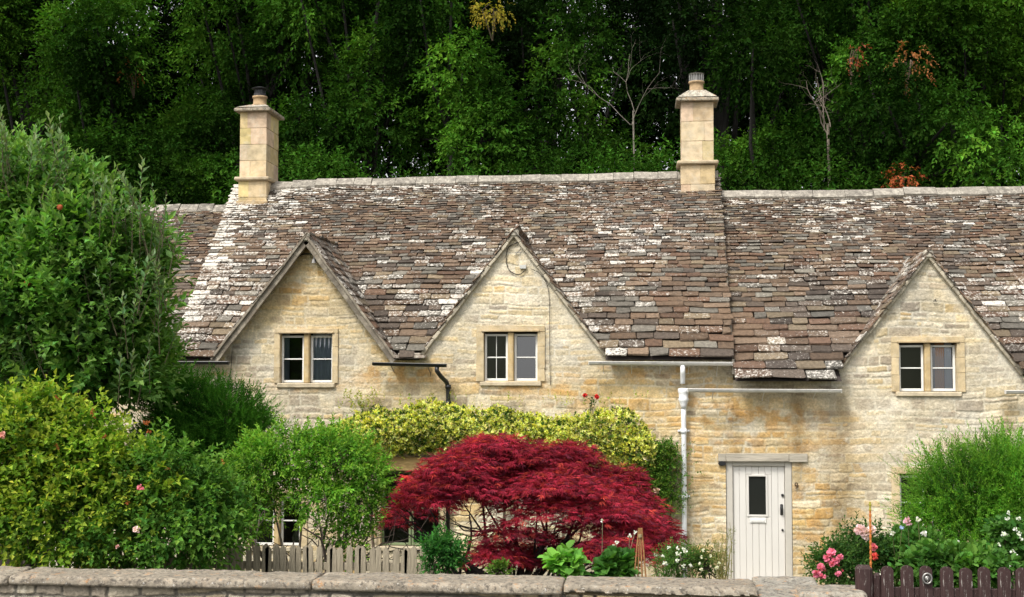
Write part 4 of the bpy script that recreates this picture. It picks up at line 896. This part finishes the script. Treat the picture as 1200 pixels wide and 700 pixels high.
# ------------------------------------------------------------------ garden plants
def shell(rg, c, r, n, inner=.45, top=0.):
    d = rdir(rg, n); d[:, 2] += top; d = nrm(d); c = np.asarray(c); r = np.broadcast_to(np.asarray(r, float), 3)
    q = rg.uniform(inner**2, 1, n)**.5; s_ = int(abs(c[0]*10)) % 50
    l1 = vn(d[:, 0]*2.3+c[0]*3+7, d[:, 2]*2.3+d[:, 1]*1.7+c[2]*3, s_); l2 = vn(d[:, 0]*5.5+c[0]*3+7, d[:, 2]*5.5+d[:, 1]*4+c[2]*3, s_+3)
    lump = .55+.42*l1+.42*l2
    keep = rg.rand(n) < np.clip(.25+1.6*l2, 0, 1)
    lump = np.where(keep, lump, lump*.6)
    return c+d*r*(q*lump)[:, None], nrm(d/r)
def bush(name, label, catg, base, blobs, dens, Ls, n, leaf, wid, colr, tip, rg, droop=.15, spread=.9, up=.5, inner=.5, stems=5, stem_r=.02, rounded=False, barkc=(.09, .07, .05), upn=.8, var=.25, jitter=.35, front=0, group=None, vis=True, fold=.25, outw=1., depth=1, cs=.22):
    t = plant(name, label, catg, base, group); arr = []; b = MB()
    for c, r in blobs:
        area = (r[0]*r[2]+r[0]*r[1]+r[1]*r[2])*4; m = int(area*dens*DM*1.15); O, D = shell(rg, c, r, m, inner, .1)
        D = nrm(D*outw+[0, -front, up]+rg.normal(0, jitter, (m, 3)))
        v = (.45+1.05*vn(O[:, 0]*3.5, O[:, 2]*3.5+O[:, 1]*2.5, 3))[:, None]; v = v*(1+np.array([.22, .06, 0])*(v-1)*2)
        arr.append(sprigs(rg, O, D, rg.uniform(.6, 1.3, m)*Ls, n, leaf, wid, np.asarray(colr)*v, tip, droop, spread, upn, var, cs))
        b.tube([np.array(base)+rg.normal(0, .04, 3)*[1, 1, 0], (np.array(base)+c)/2+rg.normal(0, .1, 3), c], [stem_r, stem_r*.7, stem_r*.3], 6, barkc)
        for k in range(stems):
            j = rg.randint(m); b.tube([c+rg.normal(0, .08, 3)*r, (c+O[j])/2+rg.normal(0, .05, 3), O[j]], [stem_r*.4, stem_r*.28, .003], 5, barkc)
    a = cat(*arr); put(leaf_mesh('foliage', *a, t, None, fold, rounded), t); o = b.build('stems', M_bark, t); put(o, t)
    return t
def blossom(root, rg, p, r_, col, n=14, name='blossom'):
    "a full bloom: overlapping cupped petals"
    D = rdir(rg, n); D[:, 1] -= .6; D = nrm(D); Pp = np.asarray(p)+D*r_*.15; N_ = nrm(D+rdir(rg, n)*.6)
    C = np.array(col)*rg.uniform(.8, 1.15, (n, 1)); o = leaf_mesh(name, Pp, nrm(np.cross(N_, rdir(rg, n))+D*.7), N_, r_*1.25, r_*1.15, C, root, M_petal, .3, True); put(o, root)
DM = 2.6
# 1 apple tree
Y = -5.6; base = (P(22, 600, Y)[0], Y, float(gz(Y))); rg = np.random.RandomState(200)
bl = [px_blob(*a) for a in ((30, 260, Y, 75, 70), (82, 250, Y, 52, 52), (98, 300, Y-.2, 74, 60), (138, 360, Y, 60, 58), (60, 350, Y-.3, 95, 75), (100, 420, Y, 85, 55), (-30, 330, Y, 70, 110), (10, 215, Y+.2, 48, 40), (155, 425, Y+.3, 46, 52), (160, 318, Y+.2, 28, 30), (-60, 230, Y, 60, 60), (60, 440, Y+.4, 95, 45))]
AT = bush('apple_tree', 'big leafy apple tree with pale upright shoots at the left edge', 'tree', base, bl, 40, .36, 11, .125, .066, np.array([.068, .180, .020]), np.array([.20, .34, .09]), rg, .05, .85, .75, .5, 8, .05, barkc=(.06, .05, .04), jitter=.3)
# pale upright top shoots
pts = [(20+rg.uniform(-25, 60), 200+rg.uniform(-15, 25)) for _ in range(26)]+[(178+rg.uniform(-30, 14), 295+rg.uniform(-25, 80)) for _ in range(16)]+[(rg.uniform(60, 170), 255+rg.uniform(-18, 30)) for _ in range(20)]+[(rg.uniform(0, 205), rg.uniform(260, 470)) for _ in range(60)]
O = np.array([P(a, c, Y-.55+rg.uniform(-.2, .3)) for a, c in pts]); D = np.array([[rg.normal(.12, .25), -.25, 1] for _ in pts]); n_ = len(O)
a = sprigs(rg, O, D, rg.uniform(.3, .62, n_), 14, .115, .05, np.array([.09, .17, .05]), np.array([.26, .36, .18]), -.0, .8, .7, .2, .15, .35); put(leaf_mesh('shoots', *a, AT), AT)
b = MB(); 
for o_, d_ in zip(O, nrm(D)): b.tube([o_-d_*.15, o_+d_*.25, o_+d_*.5], [.006, .004, .002], 4, (.12, .10, .06))
limb(b, np.array(base)-[0, 0, .1], (.05, 0, 1), 1.5, .14, rg, 0, (.04, .032, .028), 0, .1, 10, .75)
limb(b, np.array(base)+[0.05, 0, 1.3], (.5, 0, 1), 1.6, .09, rg, 2, (.04, .032, .028), 3, .3, 8, .4); limb(b, np.array(base)+[0.05, 0, 1.3], (-.5, 0, 1), 1.6, .09, rg, 2, (.04, .032, .028), 3, .3, 8, .4)
put(b.build('trunk', M_bark, AT), AT)
for px, py in ((32, 332), (70, 243), (151, 491)):
    b = MB(); p = P(px, py, Y-.85); b.lathe([(.0, -.035), (.024, -.028), (.034, 0), (.026, .026), (.004, .024)], p, 12, (.5, .13, .05) if px < 100 else (.22, .3, .06)); put(b.build('apple', M_petal, AT, True), AT)
# 2 rose shrub, left
Y = -7.9; rg = np.random.RandomState(201); bx = (P(110, 690, Y)[0], Y, float(gz(Y)))
bl = [px_blob(*a) for a in ((25, 540, Y, 72, 65), (-30, 560, Y, 60, 80), (95, 545, Y, 62, 60), (150, 580, Y, 58, 55), (60, 610, Y-.1, 80, 50), (200, 570, Y+.1, 50, 50), (210, 625, Y, 50, 34), (130, 630, Y, 62, 34), (20, 500, Y, 40, 30), (245, 600, Y+.1, 40, 45), (60, 480, Y+.1, 26, 20))]
RS = bush('rose_shrub', 'wide yellow-green rose bush at bottom left, in front of the apple tree', 'shrub', bx, bl[:5]+bl[8:9]+bl[10:], 60, .28, 9, .078, .048, np.array([.12, .25, .022]), np.array([.34, .40, .045]), rg, .2, .9, .45, .5, 10, .02)
arr = [sprigs(rg, *(lambda q: (q[0], nrm(q[1]+[0, 0, .4])))(shell(rg, c, r, int((r[0]*r[2]*3)*700), .5)), .28, 9, .078, .044, np.array([.065, .17, .026]), np.array([.14, .27, .04]), .2) for c, r in bl[5:8]+bl[9:10]]
put(leaf_mesh('foliage', *cat(*arr), RS), RS)
for px, py, r_, c in ((165, 571, .028, (.75, .22, .28)), (160, 621, .028, (.8, .6, .6)), (138, 641, .018, (.7, .4, .4)), (4, 510, .03, (.7, .35, .3))): blossom(RS, rg, P(px, py, Y-.75), r_, c)
# rusty seed heads
O = np.array([P(a, c, Y-.72) for a, c in ((110, 480), (122, 512), (168, 497), (65, 520), (172, 505), (262, 545), (200, 548), (150, 588), (70, 470), (108, 485))]); a = sprigs(rg, O, rdir(rg, len(O)), .05, 9, .03, .016, np.array([.30, .09, .03]), None, 0); put(leaf_mesh('seed_heads', *a, RS), RS)
# 3 dark fine evergreen
Y = -4.6; rg = np.random.RandomState(202); bx = (P(250, 640, Y)[0], Y, float(gz(Y)))
bl = [px_blob(*a) for a in ((215, 480, Y, 50, 45), (265, 490, Y-.1, 48, 40), (235, 520, Y, 62, 40), (290, 510, Y, 34, 32), (190, 460, Y, 32, 28), (250, 570, Y, 60, 50), (200, 540, Y, 50, 50))]
bush('evergreen_shrub', 'dense dark evergreen bush between the apple tree and the left cottage window', 'shrub', bx, bl, 210, .17, 16, .034, .015, np.array([.050, .165, .016]), np.array([.09, .25, .03]), rg, .0, .6, .7, .5, 4, .02)
# 4 small light green tree
Y = -6.3; rg = np.random.RandomState(203); bx = (P(345, 690, Y)[0], Y, float(gz(Y)))
bl = [px_blob(*a) for a in ((350, 535, Y, 54, 32), (310, 548, Y, 46, 36), (395, 545, Y-.1, 48, 38), (420, 590, Y, 30, 34), (290, 590, Y, 38, 34), (370, 585, Y-.2, 34, 20), (405, 625, Y, 26, 22), (275, 615, Y+.1, 26, 28), (430, 560, Y, 26, 26))]
LT = bush('lilac_tree', 'small light green tree with crooked grey stems beside the variegated climber', 'tree', bx, bl, 95, .20, 10, .052, .026, np.array([.09, .24, .022]), np.array([.24, .40, .05]), rg, .1, .9, .5, .55, 12, .018, barkc=(.16, .13, .10))
b = MB()
for k in range(6): limb(b, np.array(bx)+[rg.normal(0, .12), rg.normal(0, .1), -.05], (rg.uniform(-.75, .75), rg.normal(0, .2), 1), rg.uniform(.85, 1.3), .038, rg, 2, (.13, .10, .08), 3, .45, 7, .45)
put(b.build('trunk', M_bark, LT), LT)
# 5 variegated climber
rg = np.random.RandomState(204); root = plant('climbing_shrub', 'cream and green variegated climber clipped along the cottage wall', 'climber', (P(570, 500)[0], -.25, 0)); arr = []
n = 7000; px = rg.uniform(383, 768, n); u = rg.uniform(0, 1, n)**.8
ytop = 482+20*(fbm(px*.02, px*0, 5)-.5)*2+np.interp(px, [383, 400, 425, 500, 640, 745, 768], [20, 10, -2, 0, -1, 6, 34]); ybot = np.interp(px, [383, 420, 450, 640, 700, 735, 768], [515, 528, 534, 530, 545, 556, 550])
py = ytop+(ybot-ytop)*rg.uniform(0, 1, n); d_ = -.12-.30*np.sin(np.clip((py-ytop)/(ybot-ytop), 0, 1)*math.pi*.85+.25)*rg.uniform(.5, 1, n)
O = np.array([P(a, c, d) for a, c, d in zip(px, py, d_)]); D = np.stack([rg.normal(0, .5, n), -np.abs(rg.normal(.7, .4, n)), rg.normal(.55, .4, n)], -1)
va = (rg.rand(n) < .74)[:, None]*1.; bc = va*np.where(rg.rand(n, 1) < .5, np.array([[.92, .86, .34]]), np.array([[.66, .64, .12]]))+(1-va)*np.array([.07, .13, .025])
pc = sst(.40, .62, fbm(px*.03, py*.05, 8))[:, None]; bc = bc*pc+(1-pc)*(bc*.75+np.array([.0, .02, .0]))
a = sprigs(rg, O, D, .10, 8, .038, .028, bc, None, .05, .9, .4, .35, .25); arr.append(a)
m = 90; px = np.concatenate([rg.normal(425, 12, 45), rg.uniform(470, 760, 45)]); py = np.concatenate([rg.uniform(462, 485, 45), rg.uniform(466, 480, 45)]); O = np.array([P(a_, c_, -.1) for a_, c_ in zip(px, py)]); arr.append(sprigs(rg, O, np.stack([rg.normal(0, .3, m), np.full(m, -.2), np.ones(m)], -1), .12, 6, .04, .024, np.array([.34, .36, .08]), None, 0))
put(leaf_mesh('foliage', *cat(*arr), root, None, .2, True), root)
b = MB()
for px in (400, 440, 590, 660, 735): a_ = P(px, 690, -.1); q = P(px+rg.uniform(-10, 10), 515, -.15); b.tube([a_, (a_+q)/2+rg.normal(0, .04, 3)*[1, .2, 1], q], [.03, .022, .012], 7, (.12, .09, .06))
put(b.build('stems', M_bark, root), root)
# green rose climber at its right end
root = plant('climbing_rose', 'green climbing rose on the wall just left of the white downpipe', 'climber', (P(775, 560)[0], -.2, 0)); n = 1500
px = rg.normal(768, 13, n)+(rg.rand(n)-.5)*22; py = rg.uniform(518, 598, n); O = np.array([P(a_, c_, rg.uniform(-.32, -.06)) for a_, c_ in zip(px, py)]); D = np.stack([rg.normal(0, .6, n), -np.abs(rg.normal(.5, .3, n)), rg.normal(.3, .5, n)], -1)
a = sprigs(rg, O, D, .14, 7, .045, .025, np.array([.055, .15, .018])*rg.uniform(.6, 1.6, (n, 1)), np.array([.15, .22, .03]), .15); put(leaf_mesh('foliage', *a, root), root)
b = MB()
for k in range(5): a_ = P(772+k*4, 690, -.06); q = P(rg.uniform(752, 795), rg.uniform(520, 560), -.12); b.tube([a_, (a_+q)/2+rg.normal(0, .08, 3)*[1, .1, 1], q], [.014, .010, .006], 6, (.13, .10, .05))
put(b.build('stems', M_bark, root), root)
for px, py, c in ((758, 537, (.8, .7, .5)), (747, 528, (.7, .62, .35)), (770, 575, (.75, .5, .4))): blossom(root, rg, P(px, py, -.36), .045, c)
root = plant('climbing_rose', 'single red rose shoot above the variegated climber', 'climber', (P(693, 480)[0], -.1, 2.5)); O = np.array([P(a_, c_, -.12) for a_, c_ in ((690, 480), (693, 474), (697, 478), (700, 470), (689, 470), (694, 482))])
a = sprigs(rg, O, np.array([[rg.normal(0, .5), -.3, 1] for _ in O]), .12, 7, .06, .03, np.array([.05, .11, .02]), None, .1); put(leaf_mesh('foliage', *a, root), root)
for px, py in ((686, 463), (699, 465)): blossom(root, rg, P(px, py, -.2), .035, (.6, .03, .03))
b = MB(); b.tube([P(693, 495, -.12), P(692, 480, -.12), P(694, 466, -.12)], .006, 5, (.08, .12, .03)); put(b.build('stem', M_bark, root), root)
# 6 red maple: flat drooping tiers of finely cut leaves
Y = -5.2; rg = np.random.RandomState(205); bx = np.array([P(600, 690, Y)[0], Y, float(gz(Y))]); MP = plant('maple_tree', 'dark red Japanese maple with drooping feathery leaves in front of the cottage', 'tree', bx)
pads = [(680, 590, 60, 22), (530, 565, 50, 20), (640, 555, 60, 20), (740, 625, 50, 20), (500, 585, 40, 18), (560, 540, 44, 16), (630, 535, 50, 14), (650, 570, 60, 16), (540, 580, 50, 14), (690, 575, 50, 14), (630, 590, 70, 14), (580, 520, 40, 10), (720, 600, 50, 14), (675, 650, 70, 12), (560, 528, 34, 14), (535, 548, 45, 16), (600, 548, 52, 16), (500, 572, 40, 17), (560, 572, 58, 18), (480, 598, 36, 16), (625, 575, 55, 18), (676, 535, 30, 13), (690, 560, 45, 16), (665, 528, 22, 9), (720, 578, 45, 18), (745, 600, 40, 18), (655, 600, 60, 18), (700, 615, 60, 18), (765, 625, 36, 16), (600, 625, 45, 16), (580, 650, 36, 14), (640, 640, 50, 15), (720, 645, 50, 14), (775, 645, 24, 11), (465, 612, 24, 10), (735, 560, 26, 12), (608, 560, 40, 14), (610, 655, 40, 10)]
O_ = []; D_ = []; CV = []
for (px, py, rx, ry) in pads:
    ry = ry*1.7; yy = Y+rg.uniform(-.7, .6); c, r = px_blob(px, py, yy, rx, ry, rx*S(Y)*.75); n = int(rx*ry*.62*(.5 if 588 < py < 645 and px < 730 else 1)); d = rdir(rg, n); d[:, 2] = np.abs(d[:, 2])*.9-.15; q = rg.uniform(.35, 1.12, n)[:, None]
    o_ = c+d*r*q; o_[:, 2] -= .16*(((o_[:, 0]-c[0])/r[0])**2)*r[0]+rg.uniform(-.02, .05, n); O_.append(o_); D_.append(nrm(d*[1, 1, .5]+[0, -.25, -.15]+rg.normal(0, .3, (n, 3)))); CV.append(rg.uniform(.75, 1.25)*np.ones(n))
O_ = np.concatenate(O_); D_ = np.concatenate(D_); CV = np.concatenate(CV)[:, None]; n = len(O_); k = 7
side = nrm(np.cross(D_, [0, 0, 1.])); an = np.linspace(-1.15, 1.15, k)
dl = D_[:, None]*np.cos(an)[None, :, None]+side[:, None]*np.sin(an)[None, :, None]+rg.normal(0, .12, (n, k, 3))+np.array([0, 0, -.18])
mc = np.array([.42, .036, .072]); mx = rg.rand(n)[:, None]; cc = mc*CV*rg.uniform(.6, 1.35, (n, 1))*(1-.0*mx); cc = np.where(mx < .10, cc*[1.3, 2.2, .9], cc); cc = np.where(mx > .72, cc*[.42, .75, .7], cc)
put(leaf_mesh('foliage', np.repeat(O_, k, axis=0), dl.reshape(-1, 3), np.repeat(nrm(rdir(rg, n)*.6+[0, -.3, .9]), k, axis=0), np.tile(.100*(1-.3*np.abs(an)), n)*rg.uniform(.8, 1.2, n*k), np.full(n*k, .0078), np.repeat(cc, k, axis=0), MP, None, .1), MP)
b = MB(); ends = []
for a in ((-.9, .1, .55), (-.5, -.2, .9), (.3, .1, 1), (.9, -.1, .65), (.7, .2, .5), (-.2, -.3, .9)): limb(b, bx+[rg.normal(0, .06), 0, .15], a, rg.uniform(.9, 1.35), .05, rg, 2, (.035, .028, .028), 4, .4, 7, .4, None, .0)
b.tube([bx-[0, 0, .1], bx+[.03, 0, .25]], [.09, .07], 9, (.04, .03, .03))
for (px, py, rx, ry) in pads[::2]:
    c = P(px, py+6, Y); b.tube([bx+[0, 0, .3], (bx+c)/2+rg.normal(0, .12, 3), c], [.03, .018, .006], 6, (.04, .03, .03))
put(b.build('trunk', M_bark, MP), MP)
# 7 small plants before the maple
def simple(name, label, px, py, Y, rx, ry, dens, Ls, n, leaf, wid, c, tip, seed, **k):
    rg = np.random.RandomState(seed); bx = (P(px, 690, Y)[0], Y, float(gz(Y))); nb = k.pop('nb', 3)
    bl = [px_blob(px+rg.uniform(-.4, .4)*rx*(nb > 1), py+rg.uniform(-.3, .3)*ry, Y, rx*(.7 if nb > 1 else 1), ry*(.75 if nb > 1 else 1)) for _ in range(nb)]
    return bush(name, label, k.pop('catg', 'plant'), bx, bl, dens, Ls, n, leaf, wid, c, tip, rg, **k), bx, rg
Y = -7.4
simple('evergreen_shrub', 'small glossy dark green bush below the left side of the red maple', 520, 652, Y, 27, 22, 110, .16, 9, .06, .022, np.array([.03, .12, .022]), np.array([.06, .20, .035]), 300, catg='shrub')
simple('hollyhock_plant', 'low plant with big pale green leaves under the maple, left of the cane tripod', 664, 664, Y, 20, 11, 60, .10, 5, .11, .10, np.array([.13, .30, .05]), None, 301, rounded=True, spread=1., upn=1.2)
simple('hollyhock_plant', 'low plant with big lobed leaves touching the cane tripod', 722, 666, Y, 24, 11, 60, .10, 5, .11, .10, np.array([.11, .26, .045]), None, 302, rounded=True, spread=1., upn=1.2)
simple('garden_plant', 'little bright green tuft above the wall, left of the big-leaved plants', 583, 668, Y, 12, 8, 120, .07, 6, .045, .03, np.array([.11, .20, .03]), None, 303, rounded=True)
t, bx, rg = simple('daisy_plant', 'leafy white-flowered plant left of the downpipe foot', 795, 660, Y, 26, 18, 150, .14, 10, .04, .014, np.array([.07, .16, .03]), np.array([.12, .22, .05]), 304)
for k in range(12): blossom(t, rg, P(rg.uniform(775, 818), rg.uniform(640, 668), Y-.3), .017, (.8, .8, .74), 8)
t, bx, rg = simple('daisy_plant', 'leafy plant with sparse small white flowers between downpipe and door', 828, 662, Y, 20, 17, 150, .14, 10, .04, .012, np.array([.06, .13, .025]), np.array([.16, .20, .05]), 305)
for k in range(8): blossom(t, rg, P(rg.uniform(812, 845), rg.uniform(645, 668), Y-.3), .014, (.8, .78, .6), 8)
# tall grass-like stems by the door
rg = np.random.RandomState(306); Y = -7.6; bx = (P(845, 690, Y)[0], Y, float(gz(Y))); t = plant('tall_flower', 'tall straw-coloured flower stems in front of the left door post', 'plant', bx); b = MB(); O = []
for k in range(16):
    a_ = P(rg.normal(846, 5), 690, Y); q = P(rg.normal(846, 8), rg.uniform(612, 640), Y); m = (a_+q)/2+rg.normal(0, .02, 3); b.tube([a_, m, q], [.004, .003, .0015], 4, (.25, .22, .07))
    for f in rg.uniform(.2, 1, 12): O.append(a_+(q-a_)*f)
O = np.array(O); a = sprigs(rg, O, rdir(rg, len(O))+[0, 0, .9], .05, 4, .034, .006, np.array([.20, .22, .06]), None, .1); put(leaf_mesh('foliage', *a, t), t); put(b.build('stems', M_bark, t), t)
# cane tripod
Y = -7.5; t = plant('cane_tripod', 'bundle of brown garden canes tied into a tripod left of the white-flowered plant', 'plant support', (P(750, 690, Y)[0], Y, float(gz(Y))))
for x0_, x1_ in ((742, 748.5), (747, 750), (753, 750.5), (758, 752)):
    b = MB(); a_ = P(x0_, 690, Y); q = P(x1_, 619, Y); q[1] += (x0_-750)*.0006; b.tube([a_, q], [.009, .007], 6, (.30, .15, .06)); put(b.build('cane', M_bark, t), t)
b = MB(); q = P(750, 628, Y); b.tube([q-[0, 0, .015], q+[0, 0, .015]], .02, 8, (.35, .28, .15)); put(b.build('twine', M_bark, t), t)
# anemone stems above the maple
rg = np.random.RandomState(307); t = plant('anemone_plant', 'thin white-flowered stems rising in front of the maple', 'plant', (P(725, 690, -7.3)[0], -7.3, .8)); b = MB()
for px, py in ((744, 624), (719, 640), (738, 628), (768, 650), (706, 610), (723, 636)):
    q = P(px, py, -7.3); a_ = P(px+rg.uniform(-12, 12), 690, -7.3); b.tube([a_, (a_+q)/2+rg.normal(0, .03, 3), q], .003, 4, (.2, .18, .1)); blossom(t, rg, q, .018, (.82, .8, .76), 7)
put(b.build('stems', M_bark, t), t)
# 8 roses right of the door
Y = -7.8; t, bx, rg = simple('rose_bush', 'low rose bush with bright pink blooms right of the door', 985, 665, Y, 32, 24, 120, .16, 8, .042, .024, np.array([.035, .10, .02]), np.array([.08, .15, .03]), 308, catg='shrub', nb=4)
for px, py, r_ in ((974, 648, .036), (968, 654, .03), (979, 657, .03), (984, 653, .028), (962, 665, .03), (957, 672, .034), (964, 675, .027), (982, 672, .024), (975, 661, .026)): blossom(t, rg, P(px, py, Y-.32), r_, (.82, .24, .36), 18)
for k in range(6): blossom(t, rg, P(rg.uniform(962, 1000), rg.uniform(655, 680), Y-.3), .012, (.6, .12, .15), 7, 'bud')
Y = -7.6; t, bx, rg = simple('rose_bush', 'taller rose bush with pale pink blooms beside the orange stake', 1013, 650, Y, 30, 30, 100, .18, 9, .045, .024, np.array([.03, .085, .02]), np.array([.07, .14, .03]), 309, catg='shrub', nb=4)
for px, py, r_, c in ((1009, 622, .05, (.8, .55, .58)), (1015, 624, .055, (.8, .62, .62)), (1021, 621, .035, (.8, .6, .6)), (1024, 641, .03, (.75, .2, .25)), (1025, 652, .03, (.75, .12, .1))): blossom(t, rg, P(px, py, Y-.35), r_, c, 18)
Y = -7.5; t, bx, rg = simple('anemone_plant', 'leafy plant with pale mauve blooms left of the feathery green shrub', 1062, 652, Y, 36, 28, 75, .16, 7, .075, .045, np.array([.045, .13, .025]), np.array([.08, .18, .03]), 310, nb=5, rounded=True)
b = MB()
for px, py, r_, c in ((1064, 611, .035, (.75, .45, .55)), (1076, 609, .022, (.75, .75, .65)), (1083, 626, .026, (.78, .75, .78)), (1057, 618, .018, (.4, .5, .75)), (1036, 672, .03, (.8, .8, .7)), (1085, 660, .035, (.85, .6, .5)), (1120, 656, .014, (.8, .8, .8)), (1122, 635, .014, (.8, .8, .8)), (1103, 675, .035, (.85, .5, .45)), (1046, 625, .02, (.75, .75, .7))):
    q = P(px, py, Y-.42); blossom(t, rg, q, r_, c, 12); a_ = P(px+rg.uniform(-8, 8), 685, Y-.2); b.tube([a_, (a_+q)/2+rg.normal(0, .03, 3), q], .004, 4, (.12, .14, .05))
put(b.build('flower_stems', M_bark, t), t)
t, bx, rg = simple('garden_plant', 'broad-leaved bright green plant just behind the brown picket fence', 1125, 668, -8.2, 60, 16, 60, .15, 6, .085, .055, np.array([.07, .17, .03]), None, 311, nb=7, rounded=True)
t, bx, rg = simple('anemone_plant', 'white-flowered plant at the right edge in front of the feathery shrub', 1183, 640, -7.7, 18, 34, 70, .15, 6, .075, .05, np.array([.06, .15, .03]), None, 312, nb=4, rounded=True)
for k in range(12): blossom(t, rg, P(rg.uniform(1165, 1198), rg.uniform(600, 665), -8.0), .018, (.8, .82, .75), 7)
# orange stake
Y = -8.3; t = plant('plant_stake', 'thin orange-brown rusty stake behind the left end of the brown fence', 'stake', (P(1021, 690, Y)[0], Y, float(gz(Y)))); b = MB(); a_ = P(1021, 700, Y); q = P(1019.5, 588, Y); n = 60
pts = [a_+(q-a_)*f for f in np.linspace(0, 1, n)]; b.tube(pts, .010+.003*np.sin(np.arange(n)*1.9), 7, np.repeat(np.where(np.linspace(0, 1, n)[:, None] > .9, np.array([.38, .34, .06]), np.array([.55, .19, .05])), 7, axis=0).tolist()+[[.5, .2, .05]]*2); put(b.build('rod', M_petal, t), t)
# 9 feathery green shrub, right
Y = -5.6; rg = np.random.RandomState(206); bx = (P(1150, 690, Y)[0], Y, float(gz(Y)))
bl = [px_blob(*a) for a in ((1140, 590, Y, 62, 52), (1190, 580, Y, 60, 62), (1105, 620, Y, 44, 44), (1165, 640, Y-.1, 70, 45), (1230, 600, Y, 60, 70), (1170, 560, Y+.1, 36, 34), (1120, 575, Y, 40, 34))]
FS = bush('feathery_shrub', 'large feathery bright green shrub at the right edge over the brown fence', 'shrub', bx, bl, 95, .34, 20, .046, .013, np.array([.075, .22, .020]), np.array([.18, .35, .040]), rg, .12, .55, .65, .5, 5, .02, jitter=.3)
n = 46; pts = [(rg.uniform(1120, 1200), rg.uniform(535, 570)) for _ in range(30)]+[(rg.uniform(1065, 1110), rg.uniform(560, 600)) for _ in range(16)]
O = np.array([P(a, c, Y-.1) for a, c in pts]); D = np.array([[((a-1160)/120)+rg.normal(0, .2), -.1, 1] for a, c in pts]); a = sprigs(rg, O, D, rg.uniform(.35, .62, n), 46, .045, .008, np.array([.14, .29, .035]), np.array([.24, .40, .07]), .1, .5, .7, .2, .15, .5); put(leaf_mesh('shoots', *a, FS), FS)
# gap plants between wall and fence: low ground cover
rg = np.random.RandomState(400); n = 5000; x = rg.uniform(-8, 8, n); y = rg.uniform(-9.0, -1, n); O = np.stack([x, y, gz(y)], -1); a = sprigs(rg, O, np.stack([rg.normal(0, .3, n), rg.normal(0, .3, n), np.ones(n)], -1), .12, 5, .09, .014, np.array([.05, .10, .02]), None, .2)
o = leaf_mesh('grass', *a, None); tag(o, 'short green grass and weeds covering the garden', 'grass', kind='stuff')
